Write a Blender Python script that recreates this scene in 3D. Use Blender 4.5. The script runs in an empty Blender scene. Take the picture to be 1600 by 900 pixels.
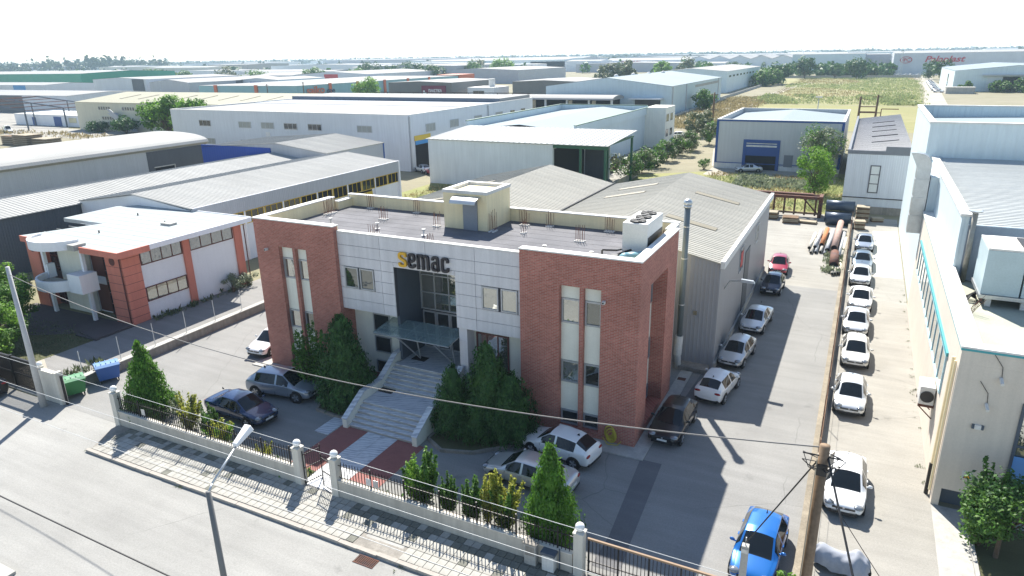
import bpy, bmesh, math, random
import numpy as np
from mathutils import Vector, Matrix
random.seed(7); rng = np.random.default_rng(7)
sc = bpy.context.scene; C = sc.collection; R = math.radians

# ---------------------------------------------------------------- camera, sky, sun, exposure
PITCH, ROLL, YAW, CAMZ = 0.32535, -0.01822, -0.46949, 19.5
_f = Vector((math.sin(YAW)*math.cos(PITCH), math.cos(YAW)*math.cos(PITCH), -math.sin(PITCH)))
_r = Vector((math.cos(YAW), -math.sin(YAW), 0)); _u = _r.cross(_f)
_r, _u = _r*math.cos(ROLL)+_u*math.sin(ROLL), _u*math.cos(ROLL)-_r*math.sin(ROLL)
cd = bpy.data.cameras.new('camera'); cam = bpy.data.objects.new('camera', cd); C.objects.link(cam)
cam.matrix_world = Matrix(((_r.x,_u.x,-_f.x,0),(_r.y,_u.y,-_f.y,0),(_r.z,_u.z,-_f.z,CAMZ),(0,0,0,1)))
cd.lens = 24.225; cd.sensor_width = 36; cd.clip_start = .2; cd.clip_end = 20000
sc.camera = cam
SUN_AZ = math.atan2(-.505, .863); SUN_EL = R(46)
w = bpy.data.worlds.new('World'); sc.world = w; w.use_nodes = True
nt = w.node_tree; bg = nt.nodes['Background']; sky = nt.nodes.new('ShaderNodeTexSky')
sky.sky_type = 'NISHITA'; sky.sun_disc = False; sky.sun_elevation = SUN_EL; sky.sun_rotation = SUN_AZ
sky.air_density = 1.0; sky.dust_density = 0.3; sky.ozone_density = 1.0; sky.altitude = 20
nt.links.new(sky.outputs[0], bg.inputs[0]); bg.inputs[1].default_value = .095
sd = bpy.data.lights.new('sun', 'SUN'); sun = bpy.data.objects.new('sun', sd); C.objects.link(sun)
sd.energy = 5.0; sd.angle = R(.53); sd.color = (1, .95, .865)
_d = Vector((math.sin(SUN_AZ)*math.cos(SUN_EL), math.cos(SUN_AZ)*math.cos(SUN_EL), math.sin(SUN_EL)))
sun.rotation_euler = _d.to_track_quat('Z', 'Y').to_euler()
vs = sc.view_settings; vs.view_transform = 'Standard'; vs.look = 'None'; vs.gamma = 1; vs.exposure = 1.12
try: vs.use_curve_mapping = False
except Exception: pass
sc.render.engine = 'CYCLES'; cy = sc.cycles
cy.max_bounces = 6; cy.diffuse_bounces = 3; cy.glossy_bounces = 3; cy.transmission_bounces = 4
cy.transparent_max_bounces = 8; cy.volume_bounces = 1
cy.caustics_reflective = False; cy.caustics_refractive = False; cy.sample_clamp_indirect = 4
cy.use_denoising = True
try: cy.volume_step_rate = 4
except Exception: pass

# ---------------------------------------------------------------- helpers
ORG = {}
def tag(o, label=None, cat=None, group=None, kind=None):
    if label: o['label'] = label
    if cat: o['category'] = cat
    if group: o['group'] = group
    if kind: o['kind'] = kind
    return o
def thing(name, label, cat, loc=(0,0,0), group=None, rz=0, local=False):
    o = bpy.data.objects.new(name, None); C.objects.link(o); o.location = loc; o.rotation_euler[2] = rz
    o.empty_display_size = .3
    ORG[o.name] = (0,0,0) if local else tuple(loc)
    return tag(o, label, cat, group)
def linkm(name, me, parent=None, loc=None, rot=None):
    o = bpy.data.objects.new(name, me); C.objects.link(o)
    if parent: o.parent = parent
    if loc is not None: o.location = loc
    if rot is not None: o.rotation_euler = rot
    return o
class MB:
    def __init__(s): s.v=[]; s.f=[]; s.m=[]
    def add(s, vs, fs, m=0):
        n=len(s.v); s.v.extend(vs); s.f.extend([tuple(i+n for i in f) for f in fs]); s.m.extend([m]*len(fs)); return s
    def box(s, x0,x1,y0,y1,z0,z1, m=0):
        return s.add([(x0,y0,z0),(x1,y0,z0),(x1,y1,z0),(x0,y1,z0),(x0,y0,z1),(x1,y0,z1),(x1,y1,z1),(x0,y1,z1)],
            [(0,3,2,1),(4,5,6,7),(0,1,5,4),(1,2,6,5),(2,3,7,6),(3,0,4,7)], m)
    def hexa(s, b, t, m=0):
        n=len(b); return s.add(list(b)+list(t), [tuple(range(n))[::-1], tuple(range(n,2*n))]+[(i,(i+1)%n,n+(i+1)%n,n+i) for i in range(n)], m)
    def prism(s, pts, z0, z1, m=0): return s.hexa([(x,y,z0) for x,y in pts], [(x,y,z1) for x,y in pts], m)
    def poly(s, pts, m=0): return s.add(list(pts), [tuple(range(len(pts)))], m)
    def fb(s, face, a0,a1,z0,z1,c,o0,o1, m=0):
        if face=='-y': return s.box(a0,a1,c-o1,c-o0,z0,z1,m)
        if face=='+y': return s.box(a0,a1,c+o0,c+o1,z0,z1,m)
        if face=='+x': return s.box(c+o0,c+o1,a0,a1,z0,z1,m)
        return s.box(c-o1,c-o0,a0,a1,z0,z1,m)
    def cyl(s, p0, p1, r0, r1=None, n=10, m=0, cap=True):
        r1 = r0 if r1 is None else r1; p0=Vector(p0); p1=Vector(p1); d=(p1-p0)
        if d.length<1e-6: return s
        d.normalize(); a=d.orthogonal().normalized(); b=d.cross(a)
        vs=[]
        for p,r in ((p0,r0),(p1,r1)):
            for i in range(n):
                t=2*math.pi*i/n; vs.append(tuple(p+a*(r*math.cos(t))+b*(r*math.sin(t))))
        fs=[(i,(i+1)%n,n+(i+1)%n,n+i) for i in range(n)]
        if cap: fs += [tuple(range(n))[::-1], tuple(range(n,2*n))]
        return s.add(vs,fs,m)
    def tube(s, path, r, n=6, m=0):
        for i in range(len(path)-1): s.cyl(path[i],path[i+1],r if not hasattr(r,'__len__') else r[i], None if not hasattr(r,'__len__') else r[i+1],n,m)
        return s
    def ell(s, c, rx, ry, rz, n=10, k=6, m=0, zmin=-1):
        vs=[];fs=[]
        for j in range(k+1):
            t=-math.pi/2+math.pi*j/k; z=max(math.sin(t),zmin); q=math.cos(t)
            for i in range(n):
                a=2*math.pi*i/n; vs.append((c[0]+rx*q*math.cos(a),c[1]+ry*q*math.sin(a),c[2]+rz*z))
        for j in range(k):
            for i in range(n): fs.append((j*n+i,j*n+(i+1)%n,(j+1)*n+(i+1)%n,(j+1)*n+i))
        return s.add(vs,fs,m)
    def ribs(s, a,b,c,d, n, w=.06, h=.045, m=0):
        a,b,c,d=map(Vector,(a,b,c,d)); nn=(b-a).cross(d-a).normalized()
        if nn.z<0: nn=-nn
        e=(b-a).normalized()*w*.5
        for i in range(n):
            t=(i+.5)/n; p=a+(b-a)*t; q=d+(c-d)*t
            s.add([tuple(x) for x in (p-e,p+e,p+e*.5+nn*h,p-e*.5+nn*h,q-e,q+e,q+e*.5+nn*h,q-e*.5+nn*h)],[(0,4,7,3),(3,7,6,2),(2,6,5,1),(0,3,2,1),(4,5,6,7)],m)
        return s
    def slab(s, a,b,c,d, th=.08, m=0):
        q=[Vector(p) for p in (a,b,c,d)]; nn=(q[1]-q[0]).cross(q[3]-q[0]).normalized()
        if nn.z<0: nn=-nn
        return s.hexa([tuple(p-nn*th) for p in q],[tuple(p) for p in q],m)
    def mesh(s, name, mats, org=(0,0,0), smooth=False):
        me=bpy.data.meshes.new(name); ox,oy,oz=org
        me.from_pydata([(x-ox,y-oy,z-oz) for x,y,z in s.v],[],s.f)
        for mt in (mats if isinstance(mats,(list,tuple)) else [mats]): me.materials.append(mt)
        me.polygons.foreach_set('material_index', s.m)
        bm=bmesh.new(); bm.from_mesh(me); bmesh.ops.recalc_face_normals(bm, faces=bm.faces[:]); bm.to_mesh(me); bm.free()
        if smooth: me.polygons.foreach_set('use_smooth',[True]*len(me.polygons))
        me.update(); return me
    def build(s, name, mats, parent=None, smooth=False, bevel=0, label=None):
        o=linkm(name, s.mesh(name,mats,ORG.get(parent.name,(0,0,0)) if parent else (0,0,0),smooth), parent)
        if parent: ORG[o.name]=ORG.get(parent.name,(0,0,0))
        if bevel:
            b=o.modifiers.new('bevel','BEVEL'); b.width=bevel; b.segments=2; b.limit_method='ANGLE'
        if label: o['label']=label
        return o
def npmesh(name, V, F, mats, org=(0,0,0), mi=None, smooth=False):
    V=np.asarray(V,np.float32)-np.asarray(org,np.float32); F=np.asarray(F,np.int32); k=F.shape[1]
    me=bpy.data.meshes.new(name); me.vertices.add(len(V)); me.vertices.foreach_set('co',V.ravel())
    me.loops.add(F.size); me.loops.foreach_set('vertex_index',F.ravel()); me.polygons.add(len(F))
    me.polygons.foreach_set('loop_start',np.arange(len(F),dtype=np.int32)*k)
    for m in (mats if isinstance(mats,(list,tuple)) else [mats]): me.materials.append(m)
    if mi is not None: me.polygons.foreach_set('material_index',np.asarray(mi,np.int32))
    if smooth: me.polygons.foreach_set('use_smooth',np.ones(len(F),bool))
    me.update(calc_edges=True); return me
def struct(name, mb, mats, smooth=False):
    o=mb.build(name,mats,None,smooth); o['kind']='structure'; return o
def copytree(o, loc, rz, label=None, group=None):
    r=o.copy(); C.objects.link(r); r.location=loc; r.rotation_euler=(0,0,rz)
    if label: r['label']=label
    if group: r['group']=group
    for ch in list(o.children):
        c=ch.copy(); C.objects.link(c); c.parent=r
        for g in list(ch.children):
            d=g.copy(); C.objects.link(d); d.parent=c
    return r

# ---------------------------------------------------------------- materials
def nn(t, ty, **k):
    n=t.nodes.new(ty)
    for a,b in k.items(): setattr(n,a,b)
    return n
def base(name, rough, metal, spec, coat=0):
    m=bpy.data.materials.new(name); m.use_nodes=True; t=m.node_tree; b=t.nodes['Principled BSDF']
    b.inputs['Roughness'].default_value=rough; b.inputs['Metallic'].default_value=metal
    b.inputs['Specular IOR Level'].default_value=spec
    if coat: b.inputs['Coat Weight'].default_value=coat; b.inputs['Coat Roughness'].default_value=.04
    return m,t,b
def maprange(t, src, a,b,c,d):
    n=nn(t,'ShaderNodeMapRange'); n.inputs[1].default_value=a; n.inputs[2].default_value=b; n.inputs[3].default_value=c; n.inputs[4].default_value=d
    t.links.new(src,n.inputs[0]); return n.outputs[0]
def math2(t, op, a, b):
    n=nn(t,'ShaderNodeMath',operation=op)
    for i,x in enumerate((a,b)):
        if isinstance(x,(int,float)): n.inputs[i].default_value=x
        else: t.links.new(x,n.inputs[i])
    return n.outputs[0]
def noise(t, co, scale, detail=4, rough=.55, mapscale=None):
    n=nn(t,'ShaderNodeTexNoise'); n.inputs['Scale'].default_value=scale; n.inputs['Detail'].default_value=detail; n.inputs['Roughness'].default_value=rough
    if mapscale:
        mp=nn(t,'ShaderNodeMapping'); mp.inputs['Scale'].default_value=mapscale; t.links.new(co,mp.inputs[0]); co=mp.outputs[0]
    t.links.new(co,n.inputs['Vector']); return n.outputs['Fac']
def mat(name, col, rough=.75, metal=0., var=.1, scale=.6, fine=.06, bump=0., bsc=12., rib=None, streak=0., spec=.4, coat=0., col2=None, cscale=.3):
    m,t,b=base(name,rough,metal,spec,coat); co=nn(t,'ShaderNodeTexCoord').outputs['Object']
    v=maprange(t,noise(t,co,scale),.25,.75,1-var,1+var)
    if fine: v=math2(t,'MULTIPLY',v,maprange(t,noise(t,co,bsc,3),.25,.75,1-fine,1+fine))
    if streak: v=math2(t,'MULTIPLY',v,maprange(t,noise(t,co,1,3,.6,(3.2,3.2,.16)),.3,.7,1-streak,1+streak*.5))
    h=None
    if rib:
        ax,per,dep=rib; sp=nn(t,'ShaderNodeSeparateXYZ'); t.links.new(co,sp.inputs[0])
        c=math2(t,'ADD',sp.outputs[0],sp.outputs[1]) if ax=='xy' else sp.outputs['XYZ'.index(ax.upper())]
        s=math2(t,'SINE',math2(t,'MULTIPLY',c,2*math.pi/per),0)
        h=maprange(t,s,.2,.9,0,1)
    hs=nn(t,'ShaderNodeHueSaturation'); hs.inputs['Color'].default_value=(*col,1); t.links.new(v,hs.inputs['Value'])
    if col2:
        mx=nn(t,'ShaderNodeMix',data_type='RGBA'); mx.inputs[6].default_value=(*col,1); mx.inputs[7].default_value=(*col2,1)
        t.links.new(maprange(t,noise(t,co,cscale,5,.6),.42,.62,0,1),mx.inputs[0]); t.links.new(mx.outputs[2],hs.inputs['Color'])
    t.links.new(hs.outputs[0],b.inputs['Base Color'])
    if bump or h is not None:
        bp=nn(t,'ShaderNodeBump'); bp.inputs['Distance'].default_value=.02
        if h is not None:
            bp.inputs['Strength'].default_value=min(1,rib[2]); bp.inputs['Distance'].default_value=.035; t.links.new(h,bp.inputs['Height'])
        else:
            bp.inputs['Strength'].default_value=bump; t.links.new(noise(t,co,bsc*3,4),bp.inputs['Height'])
        t.links.new(bp.outputs[0],b.inputs['Normal'])
    return m
def leafmat(name, c1, c2, trans=.3, spread=.35):
    m,t,b=base(name,.55,0,.3); gi=nn(t,'ShaderNodeNewGeometry')
    mx=nn(t,'ShaderNodeMix',data_type='RGBA'); mx.inputs[6].default_value=(*c1,1); mx.inputs[7].default_value=(*c2,1)
    t.links.new(gi.outputs['Random Per Island'],mx.inputs[0])
    hs=nn(t,'ShaderNodeHueSaturation'); t.links.new(mx.outputs[2],hs.inputs['Color'])
    co=nn(t,'ShaderNodeTexCoord').outputs['Object']
    t.links.new(maprange(t,noise(t,co,1.6,3),.3,.7,1-spread,1+spread),hs.inputs['Value'])
    t.links.new(hs.outputs[0],b.inputs['Base Color'])
    tr=nn(t,'ShaderNodeBsdfTranslucent'); t.links.new(hs.outputs[0],tr.inputs['Color'])
    ms=nn(t,'ShaderNodeMixShader'); ms.inputs[0].default_value=trans
    t.links.new(b.outputs[0],ms.inputs[1]); t.links.new(tr.outputs[0],ms.inputs[2])
    t.links.new(ms.outputs[0],t.nodes['Material Output'].inputs['Surface']); return m
def brickmat(name):
    m,t,b=base(name,.85,0,.3); co=nn(t,'ShaderNodeTexCoord').outputs['Object']
    sp=nn(t,'ShaderNodeSeparateXYZ'); t.links.new(co,sp.inputs[0]); cb=nn(t,'ShaderNodeCombineXYZ')
    t.links.new(math2(t,'ADD',sp.outputs[0],sp.outputs[1]),cb.inputs[0]); t.links.new(sp.outputs[2],cb.inputs[1])
    br=nn(t,'ShaderNodeTexBrick'); br.inputs['Color1'].default_value=(.35,.108,.08,1); br.inputs['Color2'].default_value=(.46,.165,.125,1)
    br.inputs['Mortar'].default_value=(.40,.27,.22,1); br.inputs['Scale'].default_value=1; br.inputs['Mortar Size'].default_value=.012
    br.inputs['Brick Width'].default_value=.27; br.inputs['Row Height'].default_value=.085; br.inputs['Bias'].default_value=-.1
    t.links.new(cb.outputs[0],br.inputs['Vector'])
    hs=nn(t,'ShaderNodeHueSaturation'); t.links.new(br.outputs['Color'],hs.inputs['Color'])
    v=math2(t,'MULTIPLY',maprange(t,noise(t,co,.35),.25,.75,.80,1.18),maprange(t,noise(t,co,5,2),.25,.75,.9,1.1))
    t.links.new(v,hs.inputs['Value']); t.links.new(hs.outputs[0],b.inputs['Base Color'])
    bp=nn(t,'ShaderNodeBump'); bp.inputs['Strength'].default_value=.5; bp.inputs['Distance'].default_value=.012
    t.links.new(br.outputs['Fac'],bp.inputs['Height']); bp.invert=True; t.links.new(bp.outputs[0],b.inputs['Normal']); return m
def paving(name, col, dark, crack=0, big=.07, patch=.5, rough=.9, lines=None):
    m,t,b=base(name,rough,0,.25); co=nn(t,'ShaderNodeTexCoord').outputs['Object']
    mx=nn(t,'ShaderNodeMix',data_type='RGBA'); mx.inputs[6].default_value=(*col,1); mx.inputs[7].default_value=(*dark,1)
    f=math2(t,'ADD',math2(t,'MULTIPLY',maprange(t,noise(t,co,big,6,.62),.38,.68,0,1),.6),math2(t,'MULTIPLY',maprange(t,noise(t,co,patch,5,.65),.42,.75,0,1),.4))
    t.links.new(f,mx.inputs[0])
    hs=nn(t,'ShaderNodeHueSaturation'); t.links.new(mx.outputs[2],hs.inputs['Color'])
    v=math2(t,'MULTIPLY',maprange(t,noise(t,co,14,3,.7),.25,.75,.86,1.14),maprange(t,noise(t,co,1,3,.6,(.12,1.6,1)),.3,.7,.91,1.07))
    v=math2(t,'MULTIPLY',v,maprange(t,noise(t,co,.8,3,.55),.66,.76,1,.80))
    v=math2(t,'MULTIPLY',v,maprange(t,noise(t,co,.22,4,.6),.3,.7,.93,1.07))
    if crack:
        dn=nn(t,'ShaderNodeTexNoise'); dn.inputs['Scale'].default_value=.6; t.links.new(co,dn.inputs['Vector'])
        ad=nn(t,'ShaderNodeMix',data_type='VECTOR'); ad.inputs[0].default_value=.35; t.links.new(co,ad.inputs[4]); t.links.new(dn.outputs['Color'],ad.inputs[5])
        vo=nn(t,'ShaderNodeTexVoronoi',feature='DISTANCE_TO_EDGE'); vo.inputs['Scale'].default_value=crack; t.links.new(ad.outputs[1],vo.inputs['Vector'])
        k=maprange(t,vo.outputs['Distance'],0,.0016,.72,1)
        k2=math2(t,'MAXIMUM',k,maprange(t,noise(t,co,.13,2),.45,.55,1,.4)); v=math2(t,'MULTIPLY',v,k2)
    t.links.new(v,hs.inputs['Value']); t.links.new(hs.outputs[0],b.inputs['Base Color'])
    bp=nn(t,'ShaderNodeBump'); bp.inputs['Strength'].default_value=.25; bp.inputs['Distance'].default_value=.01
    t.links.new(noise(t,co,40,3),bp.inputs['Height']); t.links.new(bp.outputs[0],b.inputs['Normal']); return m
def marblemat(name):
    m,t,b=base(name,.4,0,.45); co=nn(t,'ShaderNodeTexCoord').outputs['Object']
    wv=nn(t,'ShaderNodeTexWave'); wv.inputs['Scale'].default_value=1.1; wv.inputs['Distortion'].default_value=7; wv.inputs['Detail'].default_value=4; wv.inputs['Detail Scale'].default_value=1.3
    mp=nn(t,'ShaderNodeMapping'); mp.inputs['Rotation'].default_value=(.3,.2,.75); mp.inputs['Scale'].default_value=(.5,2.2,1.5); t.links.new(co,mp.inputs[0]); t.links.new(mp.outputs[0],wv.inputs['Vector'])
    mx=nn(t,'ShaderNodeMix',data_type='RGBA'); mx.inputs[6].default_value=(.60,.62,.64,1); mx.inputs[7].default_value=(.33,.35,.39,1)
    f=math2(t,'MULTIPLY',maprange(t,wv.outputs['Fac'],.35,.9,0,1),maprange(t,noise(t,co,1.3,4),.3,.65,.2,1)); t.links.new(f,mx.inputs[0])
    t.links.new(mx.outputs[2],b.inputs['Base Color']); return m
def flat(name,col,rough=.5,metal=0,spec=.5,coat=0):
    m,t,b=base(name,rough,metal,spec,coat); b.inputs['Base Color'].default_value=(*col,1); return m
BRICK=brickmat('brick_facing')
PANEL=mat('composite_panel',(.66,.64,.65),.5,0,.07,.5,.04,streak=.11)
PANELB=mat('dark_backing',(.07,.07,.08),.9)  # dark backing colour seen through the panel joints
CREAM=mat('cream_plaster',(.84,.72,.46),.85,0,.06,.7,.04,bump=.15,streak=.08)
PALECREAM=mat('pale_cream_plaster',(.78,.77,.68),.8,0,.05,.7,.03,streak=.06)
COPING=mat('white_coping',(.66,.65,.62),.7,0,.12,1.1,.08,streak=.1)
WHITEW=mat('white_render',(.80,.80,.82),.85,0,.04,.5,.03,bump=.1,streak=.03)
ROOFFELT=mat('grey_roof_felt',(.15,.149,.16),.9,0,.16,.35,.12,bump=.2,bsc=9,streak=.0,col2=(.115,.115,.125),cscale=.45)
MARBLE=marblemat('grey_marble')
REDPAVE=mat('red_paving',(.27,.105,.09),.8,0,.1,1.5,.1)
DARKMETAL=flat('dark_iron',(.018,.017,.018),.5,.4)
ALU=mat('aluminium_frame',(.42,.44,.47),.4,.5,.04,2,0)
GLASS=flat('reflective_glass',(.46,.47,.44),.02,.85,.6)
_t=GLASS.node_tree; _bp=nn(_t,'ShaderNodeBump'); _bp.inputs['Strength'].default_value=.12; _bp.inputs['Distance'].default_value=.05
_t.links.new(noise(_t,nn(_t,'ShaderNodeTexCoord').outputs['Object'],1.3,2),_bp.inputs['Height']); _t.links.new(_bp.outputs[0],_t.nodes['Principled BSDF'].inputs['Normal'])
GLASS2=GLASS.copy(); GLASS2.name='dim_reflection_glass'; GLASS2.node_tree.nodes['Principled BSDF'].inputs['Base Color'].default_value=(.20,.21,.20,1)  # darker copy of the glass, painting dimmer reflections into some panes
DGLASS=flat('dark_glass',(.03,.035,.04),.04,0,1.0)
CLEARG,_t,_b=base('canopy_glass',.03,0,.6); _b.inputs['Base Color'].default_value=(.55,.75,.74,1); _b.inputs['Transmission Weight'].default_value=.75; _b.inputs['Alpha'].default_value=.75
BLIND=mat('window_blind',(.72,.66,.44),.6,0,.05,3,.05)
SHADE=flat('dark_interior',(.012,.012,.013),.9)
BLUEGREY=mat('dark_blue_cladding',(.085,.105,.135),.5,.1,.06,1,.03)
BROWNFR=flat('brown_frame',(.11,.03,.025),.5)
SALMON=mat('salmon_render',(.60,.21,.15),.85,0,.07,.5,.05,bump=.1,streak=.08)
MEMBRANE=mat('white_roof_membrane',(.34,.375,.38),.8,0,.08,.4,.06,spec=.2)
RUST=mat('rusty_steel',(.15,.06,.035),.85,0,.3,2,.2,col2=(.07,.035,.03),cscale=2)
CONC=mat('concrete',(.40,.39,.36),.9,0,.14,.8,.1,bump=.2,streak=.12)
CONCD=mat('weathered_concrete',(.27,.25,.22),.95,0,.22,.9,.15,bump=.3,streak=.2)
POLEW=mat('pole_timber',(.26,.18,.115),.9,0,.2,1.2,.2,bsc=9,streak=.3)
REBAR=mat('rebar_rust',(.22,.09,.055),.9,0,.2,2,.1)
BEIGEW=mat('pinkish_beige_render',(.64,.575,.49),.85,0,.05,.6,.04,bump=.12,streak=.06)
WOOD=mat('weathered_wood',(.17,.105,.06),.9,0,.25,1.2,.2,bsc=9,streak=.3)
PALLET=mat('pallet_wood',(.34,.29,.21),.9,0,.2,2,.15)
GALV=mat('galvanised_steel',(.50,.52,.53),.35,.6,.12,2,.08)
def clad(name,col,per=.25,**k): return mat(name,col,k.pop('rough',.5),.05,.05,.25,.03,rib=('xy',per,.55),streak=.07,**k)
W_HALL=clad('dark_grey_cladding',(.30,.305,.325)); W_GREY=clad('grey_cladding',(.44,.45,.48)); W_PALE=clad('pale_cladding',(.60,.63,.67)); W_WHITE=clad('white_cladding',(.70,.73,.75))
W_DARK=clad('charcoal_cladding',(.10,.11,.125)); W_SILVER=clad('silver_cladding',(.52,.53,.54)); W_ICE=clad('ice_blue_cladding',(.60,.69,.72),.5)
W_LIGHTBLUE=clad('light_blue_cladding',(.50,.60,.65),.5); W_BEIGE=clad('beige_cladding',(.60,.57,.45),.5); W_TURQ=clad('turquoise_cladding',(.24,.42,.45),.5)
W_BROWN=clad('grey_brown_cladding',(.17,.17,.165),.5); W_GREEN=clad('green_cladding',(.03,.27,.17),.5); W_BLUE=clad('blue_cladding',(.025,.075,.36),.5)
BLUE=flat('blue_trim',(.015,.07,.26),.5); GREEN=flat('green_trim',(.02,.11,.065),.5); YELLOW=flat('yellow_paint',(.62,.43,.03),.5); ORANGE=flat('orange_paint',(.55,.13,.05),.6)
SKYB=flat('sky_blue_panel',(.04,.25,.55),.6); TEAL=flat('teal_trim',(.05,.32,.36),.5); REDP=flat('red_panel',(.5,.05,.05),.6)
def roofm(name,col,ax,per,dep=.5,rough=.8): return mat(name,col,rough,0,.10,.12,.06,rib=(ax,per,dep),bsc=5,spec=.2,streak=.0)
RF_TAN=roofm('tan_metal_roof',(.35,.34,.30),'y',.33); RF_WHITE=roofm('white_metal_roof',(.34,.34,.325),'y',.4); RF_GREY=roofm('grey_metal_roof',(.42,.44,.43),'y',.5)
RF_FAR=mat('pale_sheet_roof',(.29,.29,.285),.8,0,.09,.06,.05,spec=.2); RF_BEIGE=mat('beige_sheet_roof',(.32,.31,.235),.8,0,.06,.06,.04,spec=.2); RF_BLUEG=mat('blue_grey_sheet_roof',(.245,.295,.32),.8,0,.06,.05,.04,spec=.2)
RF_X=roofm('white_lean_to_roof',(.42,.43,.42),'x',.9); RF_BROWN=roofm('brown_grey_metal_roof',(.46,.445,.43),'y',.45)
SKYLIGHT=mat('yellowed_skylight',(.19,.165,.11),.6,0,.1,1,.1)
TYRE=flat('tyre_rubber',(.012,.012,.012),.85); RIM=flat('alloy_rim',(.45,.46,.48),.3,.8); CARGLASS=flat('car_glass',(.010,.013,.015),.03,0,.5)
LAMP=flat('lamp_lens',(.26,.28,.30),.1,.5,.8); TAIL=flat('tail_lamp',(.28,.012,.012),.15); PLATE=flat('number_plate',(.72,.72,.70),.5); BLACKP=flat('black_plastic',(.015,.015,.016),.55)
L_CON=leafmat('thuja_foliage',(.06,.16,.015),(.14,.30,.035),.4); L_DARK=leafmat('dark_conifer_foliage',(.028,.085,.022),(.075,.165,.04)); L_GREEN=leafmat('green_foliage',(.055,.14,.025),(.13,.25,.045),.4)
L_YEL=leafmat('golden_foliage',(.26,.30,.05),(.5,.5,.10),.42); L_FRESH=leafmat('fresh_green_foliage',(.10,.24,.025),(.22,.38,.05),.42); L_OLIVE=leafmat('olive_foliage',(.09,.12,.055),(.17,.20,.10)); L_DRY=leafmat('dry_grass_blades',(.30,.24,.11),(.44,.36,.18),.2)
L_FIELD=leafmat('field_weeds',(.20,.26,.10),(.38,.40,.18),.35); L_GREYG=leafmat('grey_green_foliage',(.16,.20,.12),(.28,.31,.20)); L_BARK=mat('bark',(.13,.09,.06),.95,0,.2,3,.2); L_FAR=leafmat('far_foliage',(.035,.075,.035),(.08,.12,.05),.15)

# ---------------------------------------------------------------- ground, street, yards
G_DIRT=paving('dry_ground',(.27,.24,.17),(.17,.17,.09),0,.012,.08,.95)
ASPH=paving('pale_asphalt',(.26,.257,.245),(.21,.208,.2),.09,.06,.35)
STREET=paving('street_asphalt',(.31,.306,.288),(.255,.251,.236),.07,.05,.3)
ALLEY=paving('alley_concrete',(.32,.307,.275),(.255,.243,.217),.13,.1,.6)
LIGHTC=paving('bright_concrete',(.56,.54,.48),(.46,.44,.38),0,.3,1)
DASPH=paving('dark_asphalt',(.135,.135,.14),(.165,.165,.168),0,.2,.6)
DRIVE=paving('grey_drive',(.25,.245,.235),(.20,.195,.185),.15,.1,.5)
GRAVEL=paving('pale_gravel_track',(.40,.37,.31),(.32,.29,.23),0,.05,.3)
GRASSG=paving('grass_ground',(.20,.22,.07),(.30,.27,.12),0,.05,.3)
SOIL=paving('garden_soil',(.11,.105,.055),(.08,.09,.04),0,.2,.9)
TERR=mat('terrace_paving',(.085,.075,.078),.8,0,.12,1,.1)
SLABA=mat('paving_slab_light',(.38,.37,.335),.9,0,.12,1.1,.1,col2=(.29,.28,.25),cscale=.9)
SLABB=mat('paving_slab_mossy',(.19,.19,.16),.95,0,.3,1.4,.2,col2=(.12,.12,.10),cscale=.9)
KERB=mat('kerb_stone',(.38,.35,.31),.9,0,.18,.9,.12)
def sheet(name, pts, z, m):
    return struct(name, MB().poly([(x,y,z) for x,y in pts]), m)
def rect(x0,x1,y0,y1): return [(x0,y0),(x1,y0),(x1,y1),(x0,y1)]
sheet('ground', rect(-5200,5200,-60,5800), -.024, G_DIRT)
sheet('street', rect(-150,60,-40,20.9), -.012, STREET)
sheet('street_drive', [(-42,20.9),(-35.6,20.9),(-35.6,21.3),(-42,21.3)], -.011, STREET)
sheet('parking_yard', rect(-42.5,-.1,20.9,62), -.006, ASPH)
sheet('storage_yard', rect(-9.6,-.1,62,93), -.006, ALLEY)
sheet('alley', rect(-.1,4.82,20.9,93), -.004, ALLEY)
sheet('alley_apron', rect(.6,4.8,12,20.9), -.004, ALLEY)
sheet('office_forecourt', [(4.82,12),(14,12),(14,31.9),(4.82,31.9)], -.003, CONC)
sheet('office_bed', [(6.2,24),(14,24),(14,31.4),(6.2,31.4)], .004, SOIL)
struct('office_bed_kerb',MB().box(6.05,6.2,23.9,31.4,-.01,.14).box(6.2,14,23.85,24.0,-.01,.14),CONC)
sheet('alley_concrete_slab', [(2.35,67.6),(4.72,67.8),(4.75,86.5),(2.25,86)], 0, LIGHTC)
sheet('asphalt_repair', [(-8.05,29.9),(-6.95,29.9),(-6.6,23.6),(-6.45,21.6),(-7.6,21.6),(-7.55,23.6)], 0, DASPH)
sheet('asphalt_repair_strip', [(-7.75,33.5),(-6.95,33.5),(-6.7,41.5),(-7.35,41.5)], .001, DASPH)
sheet('neighbour_drive', rect(-49.2,-42.75,21.4,48), -.004, DRIVE)
sheet('neighbour_garden', [(-49.2,21.4),(-49.2,30),(-70,31),(-90,31),(-90,21.4)], 0, SOIL)
sheet('garden_path', [(-49.2,24.6),(-49.2,21.5),(-45.2,21.5),(-44.6,22.4)], .004, GRAVEL)
sheet('terrace', [(-48.9,28.8),(-48.9,31.5),(-62,31.5),(-61.5,29.4),(-55,26.6),(-51.5,28.6)], .012, TERR)
sheet('left_yard', [(-260,118),(-150,118),(-150,136),(-225,136),(-290,178),(-420,178),(-420,118)], -.012, ALLEY)
sheet('grass_lot', [(-62,78),(-34,78),(-33,66.5),(-9.6,66.5),(-9.6,93),(-.4,93),(-.4,126),(-20,126),(-24,121),(-62,94)], -.012, GRASSG)
sheet('gravel_track', [(-11,112),(-17,118),(-24,128),(-28,150),(-34,190),(-40,240),(-44,300),(-42,420),(-36,490),(-32,490),(-38,420),(-40,300),(-36,240),(-30,190),(-24.5,155),(-23.4,128),(-16,121),(-9,121)], -.004, GRAVEL)
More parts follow.
